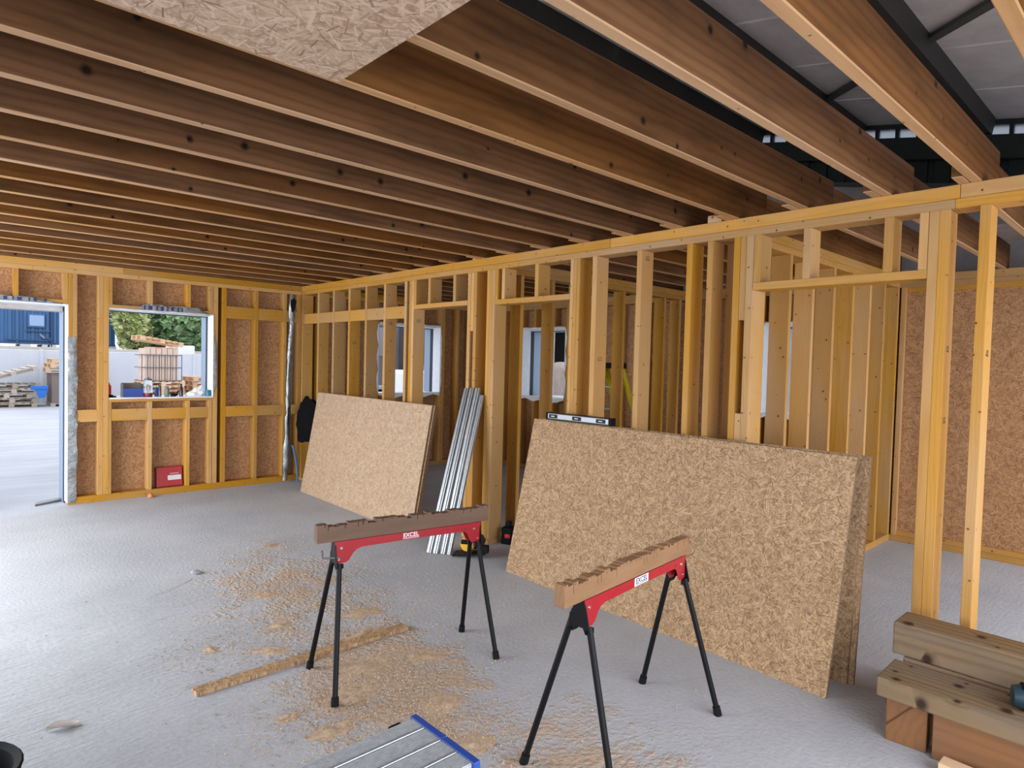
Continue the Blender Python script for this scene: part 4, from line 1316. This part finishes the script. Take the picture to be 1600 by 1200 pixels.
o = MB().lathe([(0.024, 0), (0.027, 0.004), (0.027, 0.10), (0.020, 0.112), (0.016, 0.125)], n=14).build('grey_can', simple('grey_green_can', (0.17, 0.20, 0.18), 0.4), None, Matrix.Translation((sx(258), 8.2, SZ)), smooth=True)
tag(o, 'squat grey green can near the middle of the window sill', 'can')
o = MB().lathe([(0.02, 0), (0.032, 0.008), (0.03, 0.035), (0.012, 0.05)], n=10).box((-0.012, 0.05), (-0.01, 0.01), (0.012, 0.03)).tube((0.03, 0, 0.02), (0.06, 0, 0.075), 0.008, n=8).build('drill_chuck', BLACKM, None, Matrix.Translation((sx(268), 8.2, SZ)), smooth=True)
tag(o, 'black lumpy fitting lying left of the black bottle on the window sill', 'fitting')
o = MB().lathe([(0.018, 0), (0.022, 0.004), (0.022, 0.10), (0.010, 0.125), (0.010, 0.15), (0.006, 0.155)], n=14).build('bottle', simple('black_bottle', (0.02, 0.015, 0.04), 0.25), None, Matrix.Translation((sx(281), 8.2, SZ)), smooth=True)
tag(o, 'slim black bottle on the right half of the window sill', 'bottle')
m = MB()
bmesh.ops.create_icosphere(m.bm, subdivisions=4, radius=1.0)
for v in m.bm.verts:
    q = v.co.copy()
    r = 1 + 0.35 * noise.noise(q * 1.7) + 0.14 * noise.noise(q * 5)
    v.co = Vector((q.x * 0.105 * r, q.y * 0.055 * r, max(-0.0, (q.z + 0.55) * 0.062 * r * (1 + 0.5 * q.x))))
o = m.build('plastic_bag', WHITE, None, Matrix.Translation((sx(306), 8.225, SZ)), smooth=True)
tag(o, 'crumpled white plastic bag at the right end of the window sill', 'bag')
o = MB().lathe([(0.03, 0), (0.034, 0.004), (0.036, 0.07), (0.032, 0.078)], n=16).build('teal_tub', simple('teal_tub', (0.02, 0.16, 0.24), 0.4), None, Matrix.Translation((sx(323.5) + 0.01, 8.17, SZ)), smooth=True)
tag(o, 'small teal tub beside the white bag against the window jamb', 'tub')
# paper cup on the sill of the side window
cup = MB().lathe([(0.028, 0), (0.03, 0.003), (0.040, 0.105), (0.042, 0.108), (0.042, 0.116), (0.036, 0.12)], n=18).build('paper_cup', WHITE, None, Matrix.Translation((XE + 0.40, 7.05, 1.119)), smooth=True)
tag(cup, 'white paper cup with a red band on the side window sill', 'cup')
MB().lathe([(0.0345, 0.03), (0.0355, 0.031), (0.0410, 0.085), (0.040, 0.086)], n=18).build('red_band', REDP, cup, WM[cup], smooth=True)

# ================================================================ the yard beyond
# boundary wall of pale panels
WY = struct('wall_yard', (4, 25, 0))
for k in range(30):
    x = -12 + 1.5 * k
    bar('wall_panel', WY, (x + 0.02, x + 1.46), (25.0, 25.14), (-0.05, 1.64), YWALL, 0.01)
    bar('wall_post', WY, (x - 0.05, x + 0.03), (24.96, 25.18), (-0.05, 1.66), YWALL, 0.01)
bk_ = MB().prism([(25.2, -0.12), (25.2, 1.45), (27, 1.75), (75, 1.75), (75, -0.12)], -60, 60, 'x').build('ground_bank', EARTH)
bk_['kind'] = 'structure'

# blue container on pads
ct = thing('container', 'blue shipping container with a small window and lock bars beyond the yard wall', 'container', (4, 50.0, 1.75))


def cx_(px):
    return 3.92 + px * 0.03375


def cz_(py):
    return 1.95 + (540 - py) * 0.0455


m = MB()
prof = []
x = -9.0
while x < cx_(180) - 0.3:
    prof += [(x, 50.0), (x + 0.16, 50.0), (x + 0.20, 50.06), (x + 0.34, 50.06)]
    x += 0.38
prof += [(cx_(180), 50.0), (cx_(180), 52.4), (-9.0, 52.4)]
m.prism(prof, cz_(537), cz_(487), 'z')
m.build('body', CONTB, ct)
bar('top_rail', ct, (-9.0, cx_(180) + 0.02), (49.95, 50.1), (cz_(489), cz_(484)), simple('pale_rail', (0.55, 0.62, 0.72), 0.5), 0.01)
bar('floor_rail', ct, (-9.0, cx_(180) + 0.02), (49.93, 50.1), (cz_(539), cz_(536)), CONTD, 0.01)
for px in (24, 76.5, 81):
    bar('door_post', ct, (cx_(px) - 0.07, cx_(px) + 0.07), (49.9, 50.02), (cz_(537), cz_(488)), CONTD if px == 76.5 else CONTB, 0.01)
fr_ = bar('window_frame', ct, (cx_(39), cx_(66)), (49.88, 50.02), (cz_(516), cz_(497)), CONTB, 0.02)
bar('pane', fr_, (cx_(42), cx_(64)), (49.86, 49.89), (cz_(513.5), cz_(499)), CABGLASS, 0.0)
bar('rail', ct, (cx_(37), cx_(74)), (49.9, 50.02), (cz_(522), cz_(520)), CONTD, 0.01)
bar('lock_bar', ct, (cx_(8), cx_(76)), (49.86, 49.95), (cz_(534.5), cz_(532.5)), CONTD, 0.01)
beam('handle', ct, (cx_(58), 49.85, cz_(525)), (cx_(64), 49.85, cz_(530)), 0.12, 0.10, CABG)
beam('handle', ct, (cx_(64), 49.85, cz_(530)), (cx_(77), 49.85, cz_(531.5)), 0.10, 0.10, CONTD)
bar('lock_rod', ct, (cx_(74.5), cx_(76)), (49.83, 49.9), (cz_(545), cz_(487)), CONTD, 0.01)
for px0, px1 in ((28, 44), (61, 70), (73, 83), (170, 182), (100, 110), (130, 140), (-20, 0)):
    bar('pad', ct, (cx_(px0), cx_(px1)), (49.9, 52.3), (1.74, cz_(539)), YWALL, 0.02)


# trees
def tree(name, label, base, crowns, leafmat, n, seed, trunk_h):
    rt = random.Random(seed)
    t_ = thing(name, label, 'tree', base, 0, 'trees beyond the yard wall')
    m = MB()
    m.tube((base[0], base[1], base[2]), (base[0], base[1], base[2] + trunk_h), 0.22, 0.14, 9)
    for k in range(6):
        c, r = crowns[k % len(crowns)]
        m.tube((base[0], base[1], base[2] + trunk_h * 0.7), (c[0] + rt.uniform(-.5, .5), c[1], c[2]), 0.09, 0.04, 6)
    m.build('trunk', BARK, t_)
    vs, fs = [], []
    for (c, r) in crowns:
        for k in range(n):
            while True:
                p = Vector((rt.uniform(-1, 1), rt.uniform(-1, 1), rt.uniform(-1, 1)))
                if 0.35 < p.length < 1:
                    break
            p *= (0.8 + 0.35 * noise.noise(p * 2.3 + Vector(c)))
            p = Vector((c[0] + p.x * r[0], c[1] + p.y * r[1], c[2] + p.z * r[2]))
            a = Vector((rt.gauss(0, 1), rt.gauss(0, 1), rt.gauss(0, .5))).normalized()
            b_ = a.cross(Vector((rt.gauss(0, 1), rt.gauss(0, 1), rt.gauss(0, 1)))).normalized()
            l, w_ = rt.uniform(0.18, 0.36), rt.uniform(0.11, 0.20)
            i0 = len(vs)
            vs += [p - a * l, p - b_ * w_ + a * l * .1, p + a * l, p + b_ * w_ + a * l * .1]
            fs.append((i0, i0 + 1, i0 + 2, i0 + 3))
    f = MB().faces(vs, fs).build('foliage', leafmat, t_)
    f['kind'] = 'stuff'


tree('broad_tree', 'green broad tree filling the window view behind the cage of boards', (13.5, 46, 1.75), [((14.0, 46, 4.2), (2.0, 2, 2.2)), ((15.8, 46, 5.0), (2.4, 2, 2.4)), ((15.0, 46, 2.9), (2.9, 1.6, 1.4)), ((17.0, 46, 3.6), (2.0, 1.8, 2.0))], LEAFM, 2600, 1, 1.4)
tree('yellowing_tree', 'yellow green tree beside the end of the blue container', (10.7, 48.4, 1.75), [((10.6, 48.4, 4.4), (1.3, 1.2, 2.0)), ((10.8, 48.4, 3.0), (1.2, 1.2, 1.4)), ((10.2, 48.6, 5.6), (1.2, 1.0, 1.6))], LEAFY, 2200, 2, 1.6)
tree('dark_tree', 'darker green tree at the right edge of the window view', (21.5, 46, 1.75), [((21.3, 46, 4.0), (2.4, 2, 2.6)), ((24, 47, 4.2), (2.6, 2, 2.8)), ((20.9, 45.5, 2.6), (1.6, 1.4, 1.2))], LEAFM, 2400, 3, 1.5)
tree('tall_tree', 'tall green tree rising behind the others', (15.5, 53, 1.75), [((14, 53, 6.5), (4, 2, 3.0)), ((19.5, 53, 6.5), (4.6, 2, 3.2)), ((14.5, 53, 3.6), (4, 2, 2.4)), ((20, 53, 3.6), (4.4, 2, 2.4))], LEAFM, 4200, 4, 2.4)


# pallets: three bearers, seven deck boards, three bottom boards
def pallet_mesh(mat, key):
    m = MB()
    for y in (-0.45, 0, 0.45):
        for x in (-0.53, 0, 0.53):
            m.box((x - 0.065, x + 0.065), (y - 0.05, y + 0.05), (0.018, 0.098))
        m.box((-0.6, 0.6), (y - 0.05, y + 0.05), (0, 0.018))
        m.box((-0.6, 0.6), (y - 0.05, y + 0.05), (0.098, 0.116))
    for k in range(7):
        x = -0.55 + 1.1 * k / 6
        m.box((x - 0.05, x + 0.05), (-0.5, 0.5), (0.116, 0.136))
    bmesh.ops.recalc_face_normals(m.bm, faces=m.bm.faces)
    me = bpy.data.meshes.new(key)
    m.bm.to_mesh(me)
    m.bm.free()
    me.materials.append(mat)
    return me


PM1, PM2 = pallet_mesh(PALLET, 'pallet_grey'), pallet_mesh(PALE, 'pallet_new')


def pallet(me, loc, rz, tilt, label, group):
    o = bpy.data.objects.new('pallet', me)
    put(o, None, Matrix.Translation(loc) @ Matrix.Rotation(rz, 4, 'Z') @ Matrix.Rotation(tilt, 4, 'Y'))
    return tag(o, label, 'pallet', group)


rp_ = random.Random(9)
names = ['lowest', 'second lowest', 'third', 'fourth', 'fifth']
for k in range(5):
    pallet(PM1, (2.17 + rp_.uniform(-.2, .1), 23.8, -0.045 + 0.139 * k), rad(rp_.uniform(-14, 14)), 0, 'weathered grey pallet, %s from the ground in the pile outside the door' % names[k], 'grey pallets outside the door')
pallet(PM1, (2.10, 23.75, 0.87), rad(5), rad(-17), 'tilted grey pallet lying crooked on top of the pile outside the door', 'grey pallets outside the door')
bt = MB().box((-0.22, 0.2), (-0.05, 0.05), (0, 0.12)).prism([(-0.1, 0.0), (0.2, 0.0), (0.12, -0.22), (-0.02, -0.25)], -0.04, 0.05).build('blue_tarp', simple('bright_blue_sheet', (0.02, 0.16, 0.55), 0.5), None, Matrix.Translation((2.72, 23.12, 0.48)), bev=0.02)
tag(bt, 'scrap of bright blue sheet stuffed in the right end of the grey pallet pile', 'sheet')
bb = thing('brown_box', 'tall brown board box on bearers beside the pallet pile outside', 'box', (3.52, 23.9, -0.045))
B = WM[bb]
MB().box((-0.48, 0.60), (-0.5, 0.5), (0.10, 0.96)).build('body', BROWNB, bb, B, bev=0.01)
MB().box((-0.50, 0.62), (-0.52, 0.52), (0.95, 0.978)).build('rim', BROWNB, bb, B, bev=0.005)
for xx in (-0.44, 0.5):
    MB().box((xx - 0.06, xx + 0.06), (-0.5, 0.5), (0.0, 0.10)).build('bearer', PALLET, bb, B)
for k in range(3):
    pallet(PM2, (3.52 + 0.06 * k, 23.9, 0.980 + 0.137 * k), rad((-3, 4, 1)[k]), 0, 'new pale pallet on the brown box outside, %s of three' % ('lowest', 'middle', 'topmost')[k], 'new pallets on the brown box')

# wire cage of boards on a stack of pallets, seen through the left window
for k in range(6):
    pallet(PM2, (5.55 + 0.02 * (k % 3), 22.0, -0.045 + 0.137 * k), rad((2, -2, 1, 3, -1, 0)[k]), 0, 'pale pallet under the wire cage in the yard, number %s from the ground' % ('one', 'two', 'three', 'four', 'five', 'six')[k], 'pallets under the wire cage')
cg = thing('wire_cage', 'wire cage packed with upright pale boards seen through the left window', 'cage', (5.56, 22.0, 0.778))
B = WM[cg]
m = MB()
for zz in (0.02, 0.42, 0.80):
    for yy in (-0.42, 0.42):
        m.tube((-0.55, yy, zz), (0.55, yy, zz), 0.016, n=6)
    for xx in (-0.55, 0.55):
        m.tube((xx, -0.42, zz), (xx, 0.42, zz), 0.016, n=6)
for k in range(8):
    xx = -0.55 + 1.1 * k / 7
    m.tube((xx, -0.425, 0), (xx, -0.425, 0.82), 0.013, n=6)
m.build('frame', GREYST, cg, B)
for k in range(6):
    MB().box((-0.46 + 0.155 * k, -0.32 + 0.155 * k), (-0.38, 0.38), (0.005, 1.0 + 0.04 * (k % 2))).build('board', simple('peach_board', (0.80, 0.58, 0.44), 0.7) if k == 0 else bpy.data.materials['peach_board'], cg, B, bev=0.006)
tp = pallet(PM2, (5.52, 22.0, 1.93), rad(3), rad(9), 'pale pallet tilted on top of the wire cage of boards', 'pallets around the wire cage')
for k in range(7):
    pallet(PM2, (7.05 + 0.05 * (k % 2), 22.2, -0.045 + 0.137 * k), rad((1, -3, 2, 0, 3, -2, 4)[k]), 0, 'pale pallet in the stack right of the wire cage, number %s from the ground' % ('one', 'two', 'three', 'four', 'five', 'six', 'seven')[k], 'pallets right of the wire cage')
o = MB().box((-0.5, 0.35), (-0.3, 0.3), (0, 0.36)).box((-0.28, 0.0), (-0.2, 0.2), (0.36, 0.44)).build('white_tank', WHITE, None, Matrix.Translation((7.35, 25.9, 1.58)), bev=0.04)
tag(o, 'white plastic tank behind the yard wall, right of the wire cage', 'tank')

# beyond the far window and the side windows
cb = thing('site_cabin', 'grey site cabin with dark machinery below it beyond the far window', 'cabin', (9.0, 14.0, -0.045))
B = WM[cb]
MB().box((-1.9, 0.1), (0, 2.2), (1.0, 2.9)).build('body', CABG, cb, B, bev=0.02)
MB().box((-1.8, 0.0), (-0.02, 0.0), (1.75, 2.45)).build('upper_panel', simple('light_cab_panel', (0.45, 0.46, 0.48), 0.5), cb, B, bev=0.01)
MB().box((-1.85, 0.05), (-0.06, 0.0), (0.92, 1.02)).build('bumper', WHITE, cb, B, bev=0.02)
MB().box((-1.8, 0.0), (0.1, 2.1), (0.45, 0.92)).tube((-1.3, -0.02, 0.3), (-1.3, 0.2, 0.3), 0.3, n=20).tube((-0.4, -0.02, 0.3), (-0.4, 0.2, 0.3), 0.3, n=20).build('undercarriage', BLACKM, cb, B)
pn = MB()
for k in range(9):
    pn.box((8.47 + 0.3 * k, 8.74 + 0.3 * k), (13.0, 13.06), (-0.045, 3.4))
pn.box((8.47, 11.1), (13.06, 13.12), (0.4, 0.5)).box((8.47, 11.1), (13.06, 13.12), (2.6, 2.7))
o = pn.build('hoarding', DKBRN, None)
tag(o, 'dark brown board hoarding standing beyond the far window', 'hoarding')
o = MB().box((-0.42, 0.25), (-0.5, 0.5), (0.0, 1.45)).build('bulk_bag', WHITE, None, Matrix.Translation((8.10, 11.8, -0.045)), bev=0.08)
tag(o, 'white bulk bag standing in front of the brown hoarding beyond the far window', 'bag')
o = MB().box((-0.45, 0.45), (-0.4, 0.4), (0, 1.5)).box((-0.48, 0.48), (-0.43, 0.43), (1.5, 1.56)).build('blue_bin', simple('bin_blue', (0.06, 0.2, 0.6), 0.5), None, Matrix.Translation((9.05, 12.3, -0.045)), bev=0.03)
tag(o, 'blue bin beside the white bulk bag beyond the far window', 'bin')
o = MB().box((-0.3, 0.3), (-0.3, 0.3), (0.0, 1.25)).build('white_sack', WHITE, None, Matrix.Translation((8.65, 11.5, -0.045)), bev=0.08)
tag(o, 'narrow white sack standing in front of the blue bin beyond the far window', 'sack')
shd = thing('open_shed', 'dark open shed beyond the side window', 'shed', (14, 13, -0.045))
B = WM[shd]
MB().box((-0.2, 3.0), (-4, 4.0), (0, 0.1)).box((2.8, 3.0), (-4, 4), (0.1, 3.0)).build('back_wall', DKBRN, shd, B)
MB().box((-0.4, 3.1), (-4.2, 4.2), (3.0, 3.15)).build('roof', DKBRN, shd, B)
for yy in (-3.9, 3.8):
    MB().box((-0.2, 3.0), (yy, yy + 0.12), (0.1, 3.0)).build('side_wall', DKBRN, shd, B)
MB().box((0.5, 2.7), (-3.7, 3.7), (1.5, 1.62)).build('shelf', BLACK, shd, B)
m = MB()
bmesh.ops.create_grid(m.bm, x_segments=30, y_segments=30, size=1.0)
for v in m.bm.verts:
    x, y = v.co.x, v.co.y
    edge = max(abs(x), abs(y))
    h = 1.62 * (1 - max(0, edge - 0.72) / 0.28 * 1.0) if edge > 0.72 else 1.62
    v.co = Vector((x * 1.0, y * 2.2, max(0, h) + 0.16 * noise.noise((x * 3, y * 4, 0)) * (1 if edge < 0.97 else 0)))
o = m.build('covered_pile', TAN, None, Matrix.Translation((12.3, 12.2, -0.045)), smooth=True)
tag(o, 'pile under a creased tan cover beyond the side window', 'pile')
